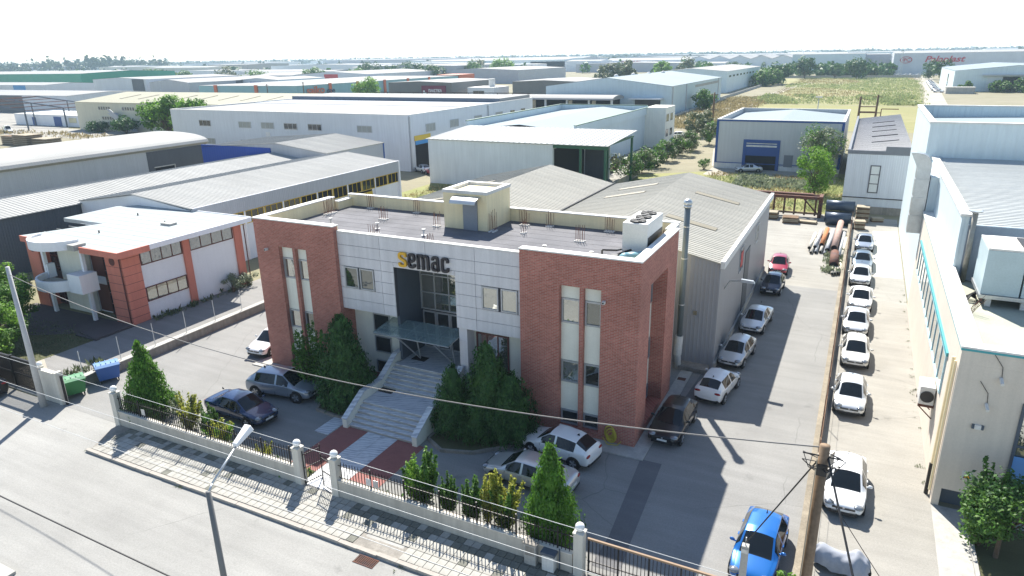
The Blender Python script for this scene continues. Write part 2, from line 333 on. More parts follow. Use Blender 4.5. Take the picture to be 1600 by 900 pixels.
sheet('neighbour_forecourt', [(-23.5,118),(-3,116),(-3,126),(-23.5,126)], -.006, GRAVEL)
sheet('side_yard_ground', rect(-43.4,-34.5,96,165), -.006, ALLEY)
FIELD=paving('weedy_field_ground',(.21,.22,.08),(.36,.30,.17),0,.02,.09)
sheet('weed_field', [(-40,292),(17,288),(24,470),(30,575),(-64,560),(-42,430)], -.008, FIELD)
sheet('grass_strip', [(-37,196),(20,196),(17,286),(-40,290)], -.009, paving('yellow_grass_ground',(.22,.215,.075),(.30,.265,.13),0,.02,.1))
sheet('field_path', [(17.5,288),(25,288),(33,470),(36,560),(31,560),(27,470)], -.004, GRAVEL)
sheet('far_parking_ground', rect(25,34,378,600), -.003, GRAVEL)
# pavement along the street: kerb, base and individual slabs
PX0,PX1,PY0,PY1=-34.6,-8.2,18.45,20.74
struct('pavement_bed', MB().prism([(PX0+.05,PY0-.12),(PX1+2,PY0-.12),(PX1+2,PY1),(-35.6,PY1),(-35.6,PY1-.5)], -.02,.085), CONCD)
pave=bpy.data.objects['pavement_bed']
nx,ny=68,6; dx=(PX1-PX0)/nx; dy=(PY1-PY0)/ny; slabs=[]
for k in range(3):
    b=MB(); q=.006+.003*k; b.box(-dx/2+.014,dx/2-.014,-dy/2+.014,dy/2-.014,0,.03+q); slabs.append([b.mesh('slab',SLABA),b.mesh('slab',SLABB)])
rest=MB()
for i in range(nx):
    for j in range(ny):
        cx,cy_=PX0+(i+.5)*dx,PY0+(j+.5)*dy
        if -17.0<cx<-14.9 and j<2: continue
        moss=1 if random.random()<(.04 if j<3 else .1) or (j>=4 and i>40 and random.random()<.65) or (j==5 and random.random()<.3) else 0
        if i>=16 and i<66:
            o=linkm('paving_slab',slabs[random.randrange(3)][moss],pave,(cx,cy_,.078+random.uniform(-.004,.004)),(random.uniform(-.012,.012),random.uniform(-.012,.012),random.uniform(-.012,.012)))
        else: rest.box(cx-dx/2+.014,cx+dx/2-.014,cy_-dy/2+.014,cy_+dy/2-.014,.078,.114+random.uniform(-.005,.005),moss)
o=rest.build('paving_slabs',[SLABA,SLABB],pave); o['kind']='stuff'
kb=[MB().box(-.495,.495,-.1,.1,-.02,.125).mesh('kerb_stone',KERB)]
for i in range(27):
    x=PX0+.35+i; s=linkm('kerb_stone',kb[0],pave,(x,PY0-.13+random.uniform(-.012,.012),random.uniform(-.012,.006)),(random.uniform(-.01,.01),0,random.uniform(-.012,.012)))
struct('driveway_ramp', MB().hexa([(-17,18.2,-.01),(-14.9,18.2,-.01),(-14.9,19.2,-.01),(-17,19.2,-.01)],[(-17,18.25,.0),(-14.9,18.25,.0),(-15.0,19.2,.1),(-16.9,19.2,.1)]), CONC)
struct('near_pavement', MB().box(-60,-28.4,4,11.2,-.02,.12), CONC)

# ---------------------------------------------------------------- generic building pieces
def window(par, face, a0,a1,z0,z1,c, nx=1, nz=1, fm=None, pm=None, fr=.06, d=.07, name='window'):
    fm=fm or ALU; pm=pm or GLASS; b=MB()
    b.fb(face,a0,a1,z0,z0+fr,c,.002,d); b.fb(face,a0,a1,z1-fr,z1,c,.002,d); b.fb(face,a0,a0+fr,z0+fr,z1-fr,c,.002,d); b.fb(face,a1-fr,a1,z0+fr,z1-fr,c,.002,d)
    for i in range(1,nx):
        x=a0+(a1-a0)*i/nx; b.fb(face,x-fr*.4,x+fr*.4,z0+fr,z1-fr,c,.002,d*.9)
    for j in range(1,nz):
        z=z0+(z1-z0)*j/nz; b.fb(face,a0+fr,a1-fr,z-fr*.4,z+fr*.4,c,.002,d*.85)
    o=b.build(name,fm,par)
    MB().fb(face,a0+fr*.8,a1-fr*.8,z0+fr*.8,z1-fr*.8,c,.001,d*.45).build('pane',pm,o); return o
def panel(par,name,face,a0,a1,z0,z1,c,d,m,label=None): return MB().fb(face,a0,a1,z0,z1,c,.002,d).build(name,m,par,label=label)
def shed(name,label,x0,x1,y0,y1,h,wall,roof,ridge=None,axis='y',cat='warehouse',group=None,par=0,ribn=0,over=.12,plinth=None,trim=None,rx=None,drop=.5,inner=None,backpar=True):
    t=thing(name,label,cat,((x0+x1)/2,(y0+y1)/2,0),group); b=MB(); rz=ridge if ridge is not None else h
    if par:   # parapet walls around a recessed pitched roof
        th=par; zi=h-drop
        b.box(x0,x1,y0,y0+th,-.05,h); b.box(x0,x1,y1-th,y1,-.05,h); b.box(x0,x0+th,y0+th,y1-th,-.05,h); b.box(x1-th,x1,y0+th,y1-th,-.05,h)
        b.build('wall',wall,t); X0,X1,Y0,Y1=x0+th,x1-th,y0+th,y1-th; ez=zi-.5 if ridge else zi
        MB().box(x0-.05,x1+.05,y0-.05,y0+th+.05,h+.002,h+.09).box(x0-.05,x1+.05,y1-th-.05,y1+.05,h+.002,h+.09).box(x0-.05,x0+th+.05,y0+th+.06,y1-th-.06,h+.002,h+.09).box(x1-th-.05,x1+.05,y0+th+.06,y1-th-.06,h+.002,h+.09).build('coping',trim or COPING,t)
    else:
        X0,X1,Y0,Y1=x0-over,x1+over,y0-over,y1+over; ez=h; xm=rx if rx is not None else (x0+x1)/2; ym=(y0+y1)/2
        if ridge is None: b.box(x0,x1,y0,y1,-.05,h-.1)
        elif axis=='y': b.hexa([(x0,y0,-.05),(x1,y0,-.05),(x1,y0,h-.1),(xm,y0,rz-.1),(x0,y0,h-.1)],[(x0,y1,-.05),(x1,y1,-.05),(x1,y1,h-.1),(xm,y1,rz-.1),(x0,y1,h-.1)])
        else: b.hexa([(x0,y0,-.05),(x0,y1,-.05),(x0,y1,h-.1),(x0,ym,rz-.1),(x0,y0,h-.1)],[(x1,y0,-.05),(x1,y1,-.05),(x1,y1,h-.1),(x1,ym,rz-.1),(x1,y0,h-.1)])
        b.build('wall',wall,t)
    r=MB(); rzz=rz if not par else (ridge if ridge else ez)
    if ridge is None: r.box(X0,X1,Y0,Y1,ez-.1+.002,ez)
    elif axis=='y':
        xm=rx if rx is not None else (X0+X1)/2
        r.slab((X0,Y0,ez),(X0,Y1,ez),(xm,Y1,rzz),(xm,Y0,rzz)); r.slab((X1,Y0,ez),(X1,Y1,ez),(xm,Y1,rzz),(xm,Y0,rzz))
        if ribn: r.ribs((X0,Y0,ez),(X0,Y1,ez),(xm,Y1,rzz),(xm,Y0,rzz),ribn); r.ribs((X1,Y0,ez),(X1,Y1,ez),(xm,Y1,rzz),(xm,Y0,rzz),ribn)
    else:
        ym=(Y0+Y1)/2
        r.slab((X0,Y0,ez),(X1,Y0,ez),(X1,ym,rzz),(X0,ym,rzz)); r.slab((X0,Y1,ez),(X1,Y1,ez),(X1,ym,rzz),(X0,ym,rzz))
        if ribn: r.ribs((X0,Y0,ez),(X1,Y0,ez),(X1,ym,rzz),(X0,ym,rzz),ribn)
    r.build('roof',roof,t)
    if plinth: MB().box(x0-.06,x1+.06,y0-.06,y1+.06,-.04,plinth).build('plinth',CONC,t)
    return t

# ---------------------------------------------------------------- the office building
FX0,FX1,TL,TR=-33.9,-8.65,-27.45,-15.15; FY=30.75; ZT=10.05; FB=39.85; ZR=9.2
ob=thing('office_building','red brick and grey panel office block with black and yellow rooftop lettering','office building',(-21.3,35,0))
def tower(xa,xb,s0,s1,side):
    b=MB(); th=.4; Y1=38.0
    b.box(xa,s0,FY,FY+th,-.05,8.4); b.box(s1,xb,FY,FY+th,-.05,8.4); b.box(xa,xb,FY,FY+th,8.4,ZT); b.box(s0,s1,FY,FY+th,-.05,.38)
    mid=(s0+s1)/2+.07; b.box(mid-.11,mid+.11,FY+.05,FY+.34,.38,8.4)
    if side>0:
        b.box(xb-.95,xb,FY+th,32.6,-.05,8.4); b.box(xb-.95,xb,35.95,Y1,-.05,8.4); b.box(xb-th,xb,FY+th,Y1,8.4,ZT); b.box(xb-.95,xb-th,FY+th,Y1,8.4,8.6); b.box(xb-.95,xb,32.6,35.95,-.05,.38)
        b.box(xb-.92,xb-.62,34.18,34.38,.38,8.4); b.box(xa,xa+th,FY+th,33.4,-.05,ZR)
    else:
        b.box(xa,xa+th,FY+th,Y1,-.05,ZT); b.box(xb-th,xb,FY+th,33.4,-.05,ZR)
    b.build('brick_tower',BRICK,ob)
    c=MB(); rows=((7.66,8.4),(4.18,6.28),(1.26,2.9))
    for z0,z1 in rows:
        for pa,pb in ((s0+.002,mid-.112),(mid+.112,s1-.002)): MB().box(pa,pb,FY+.30,FY+.38,z0,z1).build('spandrel_panel',PALECREAM,ob)
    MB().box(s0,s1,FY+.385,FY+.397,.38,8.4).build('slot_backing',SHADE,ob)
    for n,(z0,z1) in enumerate(((6.28,7.66),(2.9,4.18),(.4,1.26))):
        window(ob,'-y',s0+.03,mid-.13,z0+.01,z1-.01,FY+.36,1,1,ALU,GLASS if n<2 else DGLASS,.09,.12); window(ob,'-y',mid+.13,s1-.03,z0+.01,z1-.01,FY+.36,1,1,ALU,(GLASS if side<0 else GLASS2) if n<1 else GLASS2 if n<2 else DGLASS,.09,.12)
tower(FX0,TL,-32.0,-29.75,-1); tower(TR,FX1,-12.9,-10.65,1)
for z0,z1 in ((7.66,8.4),(4.18,6.28),(1.26,2.9)):
    for pa,pb in ((32.602,34.178),(34.382,35.948)): MB().box(FX1-.93,FX1-.82,pa,pb,z0,z1).build('spandrel_panel',PALECREAM,ob)
for z0,z1 in ((6.28,7.66),(2.9,4.18),(.4,1.26)):
    window(ob,'+x',32.64,34.15,z0+.01,z1-.01,FX1-.9,1,1,ALU,DGLASS,.09,.12); window(ob,'+x',34.41,35.92,z0+.01,z1-.01,FX1-.9,1,1,ALU,DGLASS,.09,.12)
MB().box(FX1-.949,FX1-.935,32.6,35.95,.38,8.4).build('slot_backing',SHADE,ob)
# rear and side walls, roof deck, parapets
wb=MB(); wb.box(FX0+.5,FX1-.5,FB-.25,FB,-.05,ZT-.05); wb.box(FX1-.75,FX1-.45,38.0,FB-.25,-.05,ZT-.1); wb.box(FX0+.45,FX0+.75,38,FB-.25,-.05,9.75)
wb.build('rear_wall',CREAM,ob)
MB().box(FX1-.45,FX1-.41,38.002,FB,-.05,ZT-.12).build('side_cladding',PANEL,ob)
MB().box(FX0+.4,FX1-.4,31.3,FB-.25,ZR-.3,ZR).build('roof_deck',ROOFFELT,ob)
cp=MB(); z0,z1=ZT+.002,ZT+.07
cp.box(FX0-.05,TL+.03,FY-.05,FY+.5,z0,z1).box(FX0-.05,FX0+.5,FY+.5,38.03,z0,z1).box(TR-.03,FX1+.05,FY-.05,FY+.5,z0,z1).box(FX1-.5,FX1+.05,FY+.5,38.03,z0,z1)
cp.box(TL+.031,TR-.031,31.0,31.35,9.735,9.8).box(FX0+.4,FX1-.35,FB-.32,FB+.06,ZT-.045,ZT+.02).box(FX0+.4,FX0+.8,38.04,FB-.33,9.752,9.81).box(FX1-.8,FX1-.35,38.04,FB-.33,ZT-.095,ZT-.03)
cp.build('coping',COPING,ob)
ip=MB(); ip.box(FX0+.401,FX0+.46,31.2,38,ZR,ZT).box(FX1-.46,FX1-.401,31.2,38,ZR,ZT).box(FX0+.4,TL,FY+.401,FY+.46,ZR,ZT).box(TR,FX1-.4,FY+.401,FY+.46,ZR,ZT).build('parapet_inner_face',CREAM,ob)
# grey panel facade between the towers: backing and individual panels
FP=31.1; rows=[4.9,5.57,6.27,6.95,7.65,8.28,8.97,9.73]; cols=[TL,-24.35,-21.17,-18.0,TR]
RX0,RX1=-23.45,-19.3
bk=MB(); bk.box(TL,RX0,FP,FP+.25,4.9,9.73).box(RX1,TR,FP,FP+.25,4.9,9.73).box(RX0,RX1,FP,FP+.25,8.0,9.73).build('facade_backing',PANELB,ob)
def seg(a,b,cuts):
    out=[(a,b)]
    for c,d in cuts:
        nw=[]
        for p,q in out:
            if d<=p or c>=q: nw.append((p,q))
            else:
                if c-p>.05: nw.append((p,c))
                if q-d>.05: nw.append((d,q))
        out=nw
    return out
for r in range(7):
    za,zb=rows[r],rows[r+1]
    cuts=[]
    if r in (2,3): cuts+=[(-27.12,-24.88),(-17.62,-15.4)]
    if zb<=8.0: cuts.append((RX0,RX1))
    for k in range(4):
        for p,q in seg(cols[k],cols[k+1],cuts):
            if r==4:
                for pp,qq in seg(p,q,[(RX0,RX1)]): MB().box(pp+.012,qq-.012,FP-.06,FP-.001,za+.012,zb-.012).build('facade_panel',PANEL,ob)
                a,b_=max(p,RX0),min(q,RX1)
                if b_-a>.05: MB().box(a+.012,b_-.012,FP-.06,FP-.001,8.0,zb-.012).build('facade_panel',PANEL,ob)
            else: MB().box(p+.012,q-.012,FP-.06,FP-.001,za+.012,zb-.012).build('facade_panel',PANEL,ob)
for a,b_ in ((-27.1,-26.05),(-25.93,-24.9),(-17.6,-16.58),(-16.42,-15.42)):
    window(ob,'-y',a,b_,6.3,7.63,FP-.01,1,1,ALU,GLASS if a>-20 else GLASS2,.08,.1)
# entrance recess
rc=MB(); rc.box(RX0-.2,RX0,FP+.251,33.7,2,8.0).build('recess_wall',BLUEGREY,ob); MB().box(RX1,RX1+.2,FP+.251,33.7,2,8.0).build('recess_wall',BLUEGREY,ob)
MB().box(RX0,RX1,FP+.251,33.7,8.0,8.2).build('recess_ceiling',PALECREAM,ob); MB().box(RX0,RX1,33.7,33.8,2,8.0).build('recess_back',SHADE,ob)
cw=window(ob,'-y',RX0+.02,RX1-.02,4.6,7.98,33.7,4,3,ALU,GLASS,.07,.12,'curtain_wall')
for i in range(4):
    x=RX0+.1+i*1.0; window(ob,'-y',x,x+.96,2.03,4.5,33.7,1,1,ALU,DGLASS,.09,.1,'entrance_door')
# ground floor walls under the facade
for pa,pb in ((TL,RX0-.2),(RX1+.2,TR)): MB().box(pa,pb,32.05,32.3,-.05,4.9).build('ground_floor_wall',PALECREAM,ob)
MB().box(TL,RX0-.001,FP+.252,32.3,4.905,5.0).box(RX1+.001,TR,FP+.252,32.3,4.905,5.0).build('soffit',PANEL,ob)
MB().box(TL,RX0-.2,32.0,32.049,0,.35).box(RX1+.2,TR,32.0,32.049,0,.35).build('skirting',REDPAVE,ob)
for z0,z1 in ((3.05,4.45),(1.85,2.95),(.4,1.3)): window(ob,'-y',-26.0,-24.75,z0,z1,32.05,1,1,ALU,DGLASS,.07,.07)
window(ob,'-y',-18.6,-16.5,.6,4.42,32.05,3,1,BROWNFR,GLASS,.08,.08); 
col=MB().box(-19.25,-18.75,31.2,32.0,0,4.9); col.build('panel_column',PANEL,ob)
for i in range(6): MB().box(-19.262,-18.738,31.188,31.199,.1+i*.8,.1+i*.8+.77).build('facade_panel',PANEL,ob)
# glass canopy
cn=MB().hexa([(-24.5,30.0,4.12),(-19.3,30.0,4.12),(-19.3,32.0,4.36),(-24.5,32.0,4.36)],[(-24.5,30.0,4.15),(-19.3,30.0,4.15),(-19.3,32.0,4.39),(-24.5,32.0,4.39)]).build('entrance_canopy',CLEARG,ob)
cf=MB()
for i in range(6): x=-24.45+i*1.02; cf.cyl((x,30.05,4.06),(x,32.0,4.3),.03,None,6)
cf.cyl((-24.5,30.05,4.07),(-19.3,30.05,4.07),.035,None,6); cf.cyl((-24.5,31.0,4.19),(-19.3,31.0,4.19),.03,None,6)
for x in (-22.9,-20.4): cf.cyl((x,30.1,4.08),(x+.35,31.9,2.05),.045,None,6); cf.cyl((x,31.9,4.25),(x+.35,31.9,2.05),.045,None,6)
cf.build('canopy_frame',ALU,cn)
# entrance stairs
st=MB().box(-23.6,-19.3,27.75,29.4,-.02,.92).box(-23.6,-19.3,30.9,33.7,-.02,1.93).build('staircase',CONC,ob)
for fl,(y0,zb) in enumerate(((26.2,0),(29.4,1.0))):
    for i in range(6):
        y=y0+i*.26; MB().box(-23.6,-19.3,y,y+(.27 if i<5 else .3),zb-.02 if i else -.01,zb+(i+1)/6-.035,1).box(-23.62,-19.28,y-.03,y+(.29 if i<5 else .32),zb+(i+1)/6-.034,zb+(i+1)/6).build('step',[MARBLE,CONC],st)
MB().box(-23.6,-19.3,27.8,29.39,.93,1.0).build('landing',MARBLE,st); MB().box(-23.45,-19.3,31.0,33.69,1.94,2.0).build('landing',MARBLE,st)
for xs in (-24.02,-19.28):
    pr=[(26.0,0),(33.0,0),(33.0,2.5),(31.0,2.5),(29.4,1.5),(27.7,1.5),(26.0,.55)]
    if xs>-20: pr=[(26.0,0),(31.0,0),(31.0,2.5),(29.4,1.5),(27.7,1.5),(26.0,.55)]
    b=MB().hexa([(xs+(.1 if xs<-20 else 0),y,z) for y,z in pr],[(xs+(.4 if xs<-20 else .3),y,z) for y,z in pr]); o=b.build('balustrade',PALECREAM,st)
    k=MB(); top=[p for p in pr if p[1]>.1]; top=sorted(top)
    for (ya,za),(yb,zb) in zip(top,top[1:]):
        if yb-ya>.01: xl=xs+(.07 if xs<-20 else -.03); xr=xl+.36; k.hexa([(xl,ya-.03,za+.003),(xr,ya-.03,za+.003),(xr,yb,zb+.003),(xl,yb,zb+.003)],[(xl,ya-.03,za+.05),(xr,ya-.03,za+.05),(xr,yb,zb+.05),(xl,yb,zb+.05)])
    k.build('handrail_cap',MARBLE,o)
for (x0,x1,y0,y1,z) in ((-23.6,-22.65,28.85,29.35,1.0),(-23.05,-22.1,31.6,32.2,2.0)):
    o=MB().box(x0,x1,y0,y1,z+.001,z+.02).build('door_mat',BLACKP); tag(o,'black doormat on the mid landing of the marble stairs' if z<1.5 else 'black doormat on the top landing under the glass canopy','doormat')
# paved walk to the gate
wk=struct('entrance_walk',MB().box(-24.1,-18.6,20.95,26.19,-.02,.008),CONC)
for i in range(7):
    y0=20.97+i*.745
    for j,(xa,xb,m_) in enumerate(((-24.08,-22.32,REDPAVE),(-22.31,-21.34,MARBLE),(-21.33,-20.36,MARBLE),(-20.35,-18.62,REDPAVE))):
        MB().box(xa+.004,xb-.004,y0,y0+.74,.009,.02).build('walk_slab',m_,wk)
struct('white_step_slab',MB().box(-25.1,-24.15,25.0,26.7,-.01,.03),MARBLE)
struct('building_apron',MB().box(-16.8,-7.9,29.75,30.74,-.01,.05).box(-8.64,-7.9,30.74,41,-.01,.05).box(-35,-27.5,30.0,30.74,-.01,.05).box(-34.9,-33.92,30.74,33,-.01,.05),CONC)
SEAM=mat('felt_seam',(.12,.12,.13),.9)
for i in range(8): MB().box(FX0+.5,FX1-.5,32.1+i*.98,32.16+i*.98,ZR+.0005,ZR+.006).build('felt_seam',SEAM,ob)
# lift and stair box on the roof
ph=MB(); ph.box(-23.2,-20.1,36.4,39.55,ZR,11.45).build('stair_box',CREAM,ob); ph=bpy.data.objects['stair_box']
k=MB(); k.box(-23.25,-20.05,36.35,36.65,11.452,11.65).box(-23.25,-20.05,39.3,39.6,11.452,11.65).box(-23.25,-22.95,36.65,39.3,11.452,11.65).box(-20.35,-20.05,36.65,39.3,11.452,11.65).build('box_parapet',COPING,ph)
MB().box(-21.75,-20.75,36.3,36.399,ZR,11.05).build('roof_door',mat('grey_door',(.24,.26,.29),.5),ph)
cv=MB()
for i in range(6):
    a0,a1=i*.26,(i+1)*.26; f=lambda a:(36.399-.8*math.sin(a),10.95+.35*math.cos(a))
    (ya,za),(yb,zb)=f(a0),f(a1); cv.hexa([(-22.3,ya,za),(-20.5,ya,za),(-20.5,yb,zb),(-22.3,yb,zb)],[(-22.3,ya,za+.03),(-20.5,ya,za+.03),(-20.5,yb,zb+.03),(-22.3,yb,zb+.03)])
cv.build('door_hood',GALV,ph)
# starter bars, vents and collars on the roof
def rebars(x,y,n,h,axis):
    b=MB(); c=MB()
    for i in range(n):
        for j in range(2):
            px=x+(i*.16 if axis=='x' else j*.25); py=y+(j*.25 if axis=='x' else i*.16); hh=h*random.uniform(.8,1.1)
            b.cyl((px,py,ZR),(px+random.uniform(-.06,.06),py+random.uniform(-.06,.06),ZR+hh),.013,None,4)
            c.box(px-.06,px+.06,py-.06,py+.06,ZR,ZR+.07)
    o=b.build('starter_bars',REBAR,ob); c.build('bar_collar',COPING,o)
for a in ((-32.9,36.2,7,1.1,'y'),(-31.4,39.1,3,1.05,'x'),(-27.4,39.1,3,1.0,'x'),(-28.4,36.5,4,.9,'x'),(-23.9,36.2,3,.9,'x'),(-26.6,33.0,5,.6,'x'),(-22.2,32.6,4,.55,'x'),(-19.9,36.3,4,1.3,'y'),(-18.9,38.6,4,1.0,'x'),(-17.2,38.9,3,1.0,'x'),(-17.9,36.7,2,.9,'x'),(-14.2,36.2,4,.95,'x'),(-13.4,39.1,4,.9,'x'),(-30.2,32.0,3,.6,'x'),(-9.9,39.2,3,.4,'x')): rebars(*a)
for x,y in ((-30.6,34.2),(-26.9,34.3),(-23.2,34.0),(-14.9,33.4),(-12.1,33.2)):
    MB().cyl((x,y,ZR),(x,y,ZR+.32),.05,None,8).cyl((x,y,ZR+.32),(x,y,ZR+.42),.1,.13,8).cyl((x,y,ZR),(x,y,ZR+.04),.18,None,8).build('roof_vent',COPING,ob)
# ------- lettering
def chaikin(p,n=2):
    for _ in range(n):
        q=[p[0]]
        for a,b in zip(p,p[1:]): q+=[(a[0]*.75+b[0]*.25,a[1]*.75+b[1]*.25),(a[0]*.25+b[0]*.75,a[1]*.25+b[1]*.75)]
        q.append(p[-1]); p=q
    return p
def ribbon(mb, path, w, x0, z0, sx, sz, y0, y1):
    P=[Vector((x0+a*sx,z0+b*sz)) for a,b in path]; L=[];Rr=[]
    for i,p in enumerate(P):
        d=(P[min(i+1,len(P)-1)]-P[max(i-1,0)]).normalized(); n=Vector((-d.y,d.x))*w*.5; L.append(p+n); Rr.append(p-n)
    n=len(P); V=[(v.x,y,v.y) for y in (y0,y1) for v in L+Rr]; F=[]
    for i in range(n-1): F+=[(i,i+1,n+i+1,n+i),(2*n+i,3*n+i,3*n+i+1,2*n+i+1),(i,2*n+i,2*n+i+1,i+1),(n+i,n+i+1,3*n+i+1,3*n+i)]
    F+=[(0,n,3*n,2*n),(n-1,3*n-1,4*n-1,2*n-1)]; mb.add(V,F)
GLY={'s':(.56,[[(.5,.70),(.5,.86),(.44,.92),(.16,.92),(.09,.84),(.09,.66),(.14,.58),(.46,.42),(.5,.34),(.5,.16),(.44,.08),(.16,.08),(.09,.14),(.09,.28)]]),
'e':(.52,[[(.09,.47),(.44,.47),(.44,.84),(.38,.92),(.16,.92),(.09,.84),(.09,.16),(.16,.08),(.38,.08),(.44,.14),(.44,.28)]]),
'm':(.85,[[(.09,0),(.09,.99)],[(.09,.78),(.16,.92),(.36,.92),(.42,.84),(.42,0)],[(.42,.78),(.5,.92),(.68,.92),(.75,.84),(.75,0)]]),
'a':(.55,[[(.12,.72),(.12,.86),(.18,.92),(.38,.92),(.44,.84),(.44,.12),(.5,.0)],[(.44,.55),(.16,.55),(.09,.46),(.09,.16),(.16,.08),(.36,.08),(.44,.2)]]),
'c':(.52,[[(.44,.66),(.44,.84),(.38,.92),(.16,.92),(.09,.84),(.09,.16),(.16,.08),(.38,.08),(.44,.14),(.44,.32)]])}
sg=thing('building_sign','raised semac lettering, yellow s and black emac, on the grey facade','sign',(-21.2,31.0,8.1))
x=-22.98; LY=flat('sign_yellow',(.72,.40,.02),.5); LB=flat('sign_black',(.02,.016,.022),.5)
for ch in 'semac':
    wd,paths=GLY[ch]; b=MB()
    for p in paths: ribbon(b,chaikin(p) if len(p)>2 else p,.14,x,8.12,1.0,.88,30.88,31.02)
    b.build('letter',LY if ch=='s' else LB,sg); x+=wd+.10
# ------- rooftop equipment
ch=thing('rooftop_chiller','white rooftop chiller with three black fans on the office roof','air conditioner',(-9.95,35.4,ZR))
MB().box(-10.7,-9.35,34.0,37.0,ZR+.12,ZR+1.95).build('casing',mat('white_casing',(.70,.70,.68),.5),ch,bevel=.03)
MB().box(-9.349,-9.33,34.1,36.9,ZR+.2,ZR+1.2).build('coil_grille',BLACKP,ch); MB().box(-10.6,-9.45,34.1,36.9,ZR,ZR+.12).build('base_frame',DARKMETAL,ch)
for i in range(3):
    y=34.5+i; f=MB().cyl((-10.02,y,ZR+1.95),(-10.02,y,ZR+2.03),.44,.44,20).build('fan',BLACKP,ch); b=MB()
    for k in range(5): a=k*1.256; b.hexa([(-10.02,y,ZR+2.031),(-10.02+.4*math.cos(a),y+.4*math.sin(a),ZR+2.031),(-10.02+.4*math.cos(a+.5),y+.4*math.sin(a+.5),ZR+2.031)],[(-10.02,y,ZR+2.05),(-10.02+.4*math.cos(a),y+.4*math.sin(a),ZR+2.06),(-10.02+.4*math.cos(a+.5),y+.4*math.sin(a+.5),ZR+2.05)])
    b.cyl((-10.02,y,ZR+2.03),(-10.02,y,ZR+2.09),.09,None,8); b.build('fan_blade',DARKMETAL,f)
tk=thing('pump_set','pale blue pressure tank with black pipework beside the rooftop chiller','pump',(-10,33,ZR))
MB().cyl((-10.1,32.6,ZR+.42),(-9.4,33.3,ZR+.42),.3,None,14).ell((-10.1,32.6,ZR+.42),.3,.3,.3,12,6).ell((-9.4,33.3,ZR+.42),.3,.3,.3,12,6).build('tank',flat('pale_blue_tank',(.22,.42,.48),.4),tk,True)
b=MB(); b.tube([(-11.3,32.6,ZR),(-11.3,32.6,ZR+.75),(-10.6,32.8,ZR+.75),(-10.6,33.6,ZR+.6)],.05,6); b.tube([(-10.9,33.2,ZR+.3),(-10.4,33.5,ZR+.5),(-10.2,34.0,ZR+.5)],.06,6); b.box(-10.9,-10.5,32.7,33.0,ZR,ZR+.5); b.build('pipework',BLACKP,tk)
# wall fittings
for i,(x,y,z,lb) in enumerate(((-32.9,30.62,8.15,'white security camera high on the left brick tower'),(-10.45,30.62,7.85,'white security camera high on the right brick tower'))):
    t=thing('security_camera',lb,'camera',(x,y,z)); MB().box(x-.07,x+.07,FY-.28,FY-.05,z-.07,z+.07).build('housing',COPING,t); MB().cyl((x,FY-.05,z),(x,FY,z+.02),.03).cyl((x,FY-.3,z),(x,FY-.28,z),.05).build('bracket',BLACKP,t)
hz=MB()
for k in range(9):
    r=.28+.03*(k%4); pts=[(-10.0+r*.8*math.cos(a*.5236+.3*k)+.02*k,30.68-.012*k,.72+r*1.1*math.sin(a*.5236+.3*k)-.03*k) for a in range(13)]; hz.tube(pts,.022,5)
hz.tube([(-10.3,30.55,.35),(-10.0,30.4,.09),(-9.5,30.5,.08),(-9.3,30.6,.3)],.022,5); tag(hz.build('garden_hose',flat('yellow_hose',(.50,.42,.05),.5)),'coiled yellow garden hose hanging on the right brick tower','hose')

# ---------------------------------------------------------------- workshop hall behind the office (two gables)
hall=thing('workshop_hall','grey clad workshop hall with two tan ribbed gables behind the office','warehouse',(-21.5,54,0))
HX=[-36.2,-28.6,-21.6,-14.3,-6.85]; HZ=[7.2,8.75,7.2,8.75,7.2]; HY0,HY1=42,65.6
b=MB(); pts=[(HX[0],-.05),(HX[-1],-.05)]+[(x,z-.12) for x,z in zip(HX[::-1],HZ[::-1])]
b.hexa([(x,HY0,z) for x,z in pts],[(x,HY1,z) for x,z in pts]).build('wall',W_HALL,hall)
for k in range(4):
    a,bb=HX[k],HX[k+1]; za,zb=HZ[k],HZ[k+1]; q=((a,HY0-.1,za),(a,HY1+.1,za),(bb,HY1+.1,zb),(bb,HY0-.1,zb)); r=MB().slab(*q)
    r.ribs(*q,60,.07,.028); rf=r.build('roof',RF_TAN,hall)
    for yy in ((47.5,),(47.0,),(60,),(48.5,58))[k]+((56,) if k in (0,2) else ()):
        f=lambda t:za+(zb-za)*t; MB().hexa([(a+(bb-a)*.3,yy,f(.3)+.012),(a+(bb-a)*.3,yy+.8,f(.3)+.012),(a+(bb-a)*.78,yy+.8,f(.78)+.012),(a+(bb-a)*.78,yy,f(.78)+.012)],[(a+(bb-a)*.3,yy,f(.3)+.06),(a+(bb-a)*.3,yy+.8,f(.3)+.06),(a+(bb-a)*.78,yy+.8,f(.78)+.06),(a+(bb-a)*.78,yy,f(.78)+.06)]).build('skylight',SKYLIGHT,rf)
MB().box(HX[-1]+.001,HX[-1]+.25,HY0-.15,HY1+.15,6.85,7.32).build('gutter',mat('pale_flashing',(.62,.62,.62),.5),hall); MB().cyl((HX[2],HY0,7.27),(HX[2],HY1,7.27),.09,None,6).build('valley_gutter',DARKMETAL,hall)
MB().fb('+x',HY0,HY1,0,.45,HX[-1],.002,.12).build('plinth',CONC,hall)
window(hall,'+x',49.6,51.2,4.3,6.1,HX[-1],2,2,ALU,DGLASS); window(hall,'+x',57.3,58.8,4.6,6.1,HX[-1],2,2,COPING,GLASS); panel(hall,'side_door','+x',52.4,54.6,0,5.2,HX[-1],.05,W_DARK); panel(hall,'notice','+x',49.9,50.8,4.7,5.8,HX[-1]+.05,.03,REDP)
panel(hall,'lamp_plate','-y',-8.3,-8.1,3.6,3.85,HY0,.12,SKYLIGHT)
